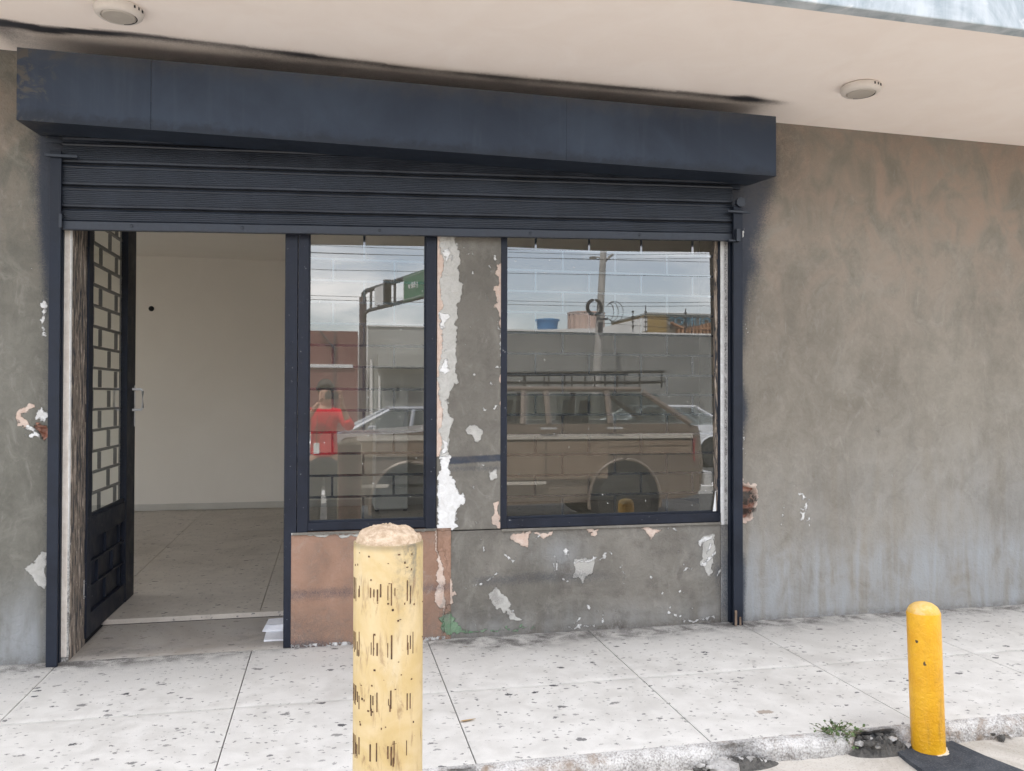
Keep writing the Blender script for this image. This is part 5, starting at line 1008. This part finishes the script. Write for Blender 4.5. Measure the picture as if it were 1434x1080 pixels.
for sx in (-1, 1):
    skin_obj('shoe', [(px+sx*.102,py-.05,-.165),(px+sx*.104,py+.05,-.165),(px+sx*.11,py+.15,-.172)], [(0,1),(1,2)], [.042,.045,.032], M['rubber'], pe)
hx, hy, hz = px+.012, py+.035, 1.385
hair = MB(); hv = []; na, nr = 24, 14
for i in range(nr+1):
    for k in range(na):
        th = i/nr*math.pi*.62; ph = 2*math.pi*k/na; front = max(0, math.sin(ph)); th2 = th*(1-.45*front); j = 1+.03*math.sin(9*ph+i)
        hv.append((hx+.098*j*math.sin(th2)*math.cos(ph), hy-.012+.105*j*math.sin(th2)*math.sin(ph), hz+.03+.118*j*math.cos(th2)))
hair.add(hv, [(i*na+k, i*na+(k+1) % na, (i+1)*na+(k+1) % na, (i+1)*na+k) for i in range(nr) for k in range(na)]+[tuple(range(na))]).build('hair', M['hair'], pe, smooth=True)
f = MB(); f.lathe([(.0, .0), (.014, .004), (.017, .012), (.009, .03), (.004, .05)], 10, (hx, hy+.082, hz-.04)); f.build('nose', M['skin'], pe, smooth=True)
for sx in (-1, 1):
    MB().lathe([(.0, .006), (.008, .004), (.012, 0), (.0, -.004)], 12, (hx+sx*.032, hy+.078, hz+.005), 'y').build('eye', M['rubber'], pe, smooth=True)
    MB().lathe([(.0, -.008), (.02, -.006), (.028, 0), (.02, .008), (.0, .01)], 12, (hx+sx*.088, hy, hz-.005), 'x').build('ear', M['skin'], pe, smooth=True)
MB().box(hx-.024, hx+.024, hy+.078, hy+.085, hz-.066, hz-.056).build('mouth', M['red'], pe, bevel=.003)
def hand(wx_, wz, sx, tips, thumb):
    yv = -4.695; V_ = [(wx_, -4.735, wz), (wx_-sx*.012, yv, wz+.045)]; E_ = [(0, 1)]; R_ = [.024, .026]
    for i, t_ in enumerate(tips):
        n0 = len(V_); kx = wx_-sx*(.005+.0*i); V_ += [(wx_-sx*.004, yv+.004, wz+.07-.012*i), ((wx_-sx*.004+t_[0])/2+sx*.012, (yv+t_[1])/2+.008, t_[2]+.014), t_]; E_ += [(1, n0), (n0, n0+1), (n0+1, n0+2)]; R_ += [.0105, .009, .0075]
    n0 = len(V_); V_ += [(wx_-sx*.022, yv-.01, wz+.045), thumb]; E_ += [(1, n0), (n0, n0+1)]; R_ += [.012, .0095]
    skin_obj('hand', V_, E_, R_, M['skin'], pe, 2)
PC = (.022, -4.658, 1.343)
hand(-.10, 1.275, -1, [(-.03, -4.650, 1.388), (-.046, -4.648, 1.372), (-.05, -4.648, 1.338), (-.048, -4.65, 1.315)], (-.04, -4.678, 1.318))
hand(.135, 1.275, 1, [(.075, -4.650, 1.388), (.088, -4.648, 1.372), (.096, -4.648, 1.338), (.092, -4.65, 1.315)], (.085, -4.678, 1.318))
MB().prism([(px-.075, py+.135, 1.13), (px-.069, py+.138, 1.13), (-.135, py+.152, .82), (-.143, py+.152, .82)], (0, .004, 0)).build('lanyard', M['sign_green'], pe)
MB().prism([(px+.075, py+.135, 1.13), (px+.069, py+.138, 1.13), (-.139, py+.154, .82), (-.133, py+.154, .82)], (0, .004, 0)).build('lanyard', M['sign_green'], pe)
MB().box(-.172, -.108, py+.152, py+.157, .70, .82).build('badge', M['white'], pe, bevel=.002)
ph = thing('phone', 'dark phone held sideways in both hands of the person in the red shirt', 'phone', PC)
MB().box(PC[0]-.076, PC[0]+.076, PC[1]-.004, PC[1]+.004, PC[2]-.036, PC[2]+.036).build('phone_body', M['rubber'], ph, bevel=.003)
MB().box(-.014, .030, PC[1]+.0042, PC[1]+.0062, 1.335, 1.372).build('camera_bump', M['steel'], ph, bevel=.001)
MB().lathe([(.008, .0), (.008, .002), (.0, .002)], 16, (.0, PC[1]+.0063, 1.35), 'y').build('lens', M['chrome'], ph)
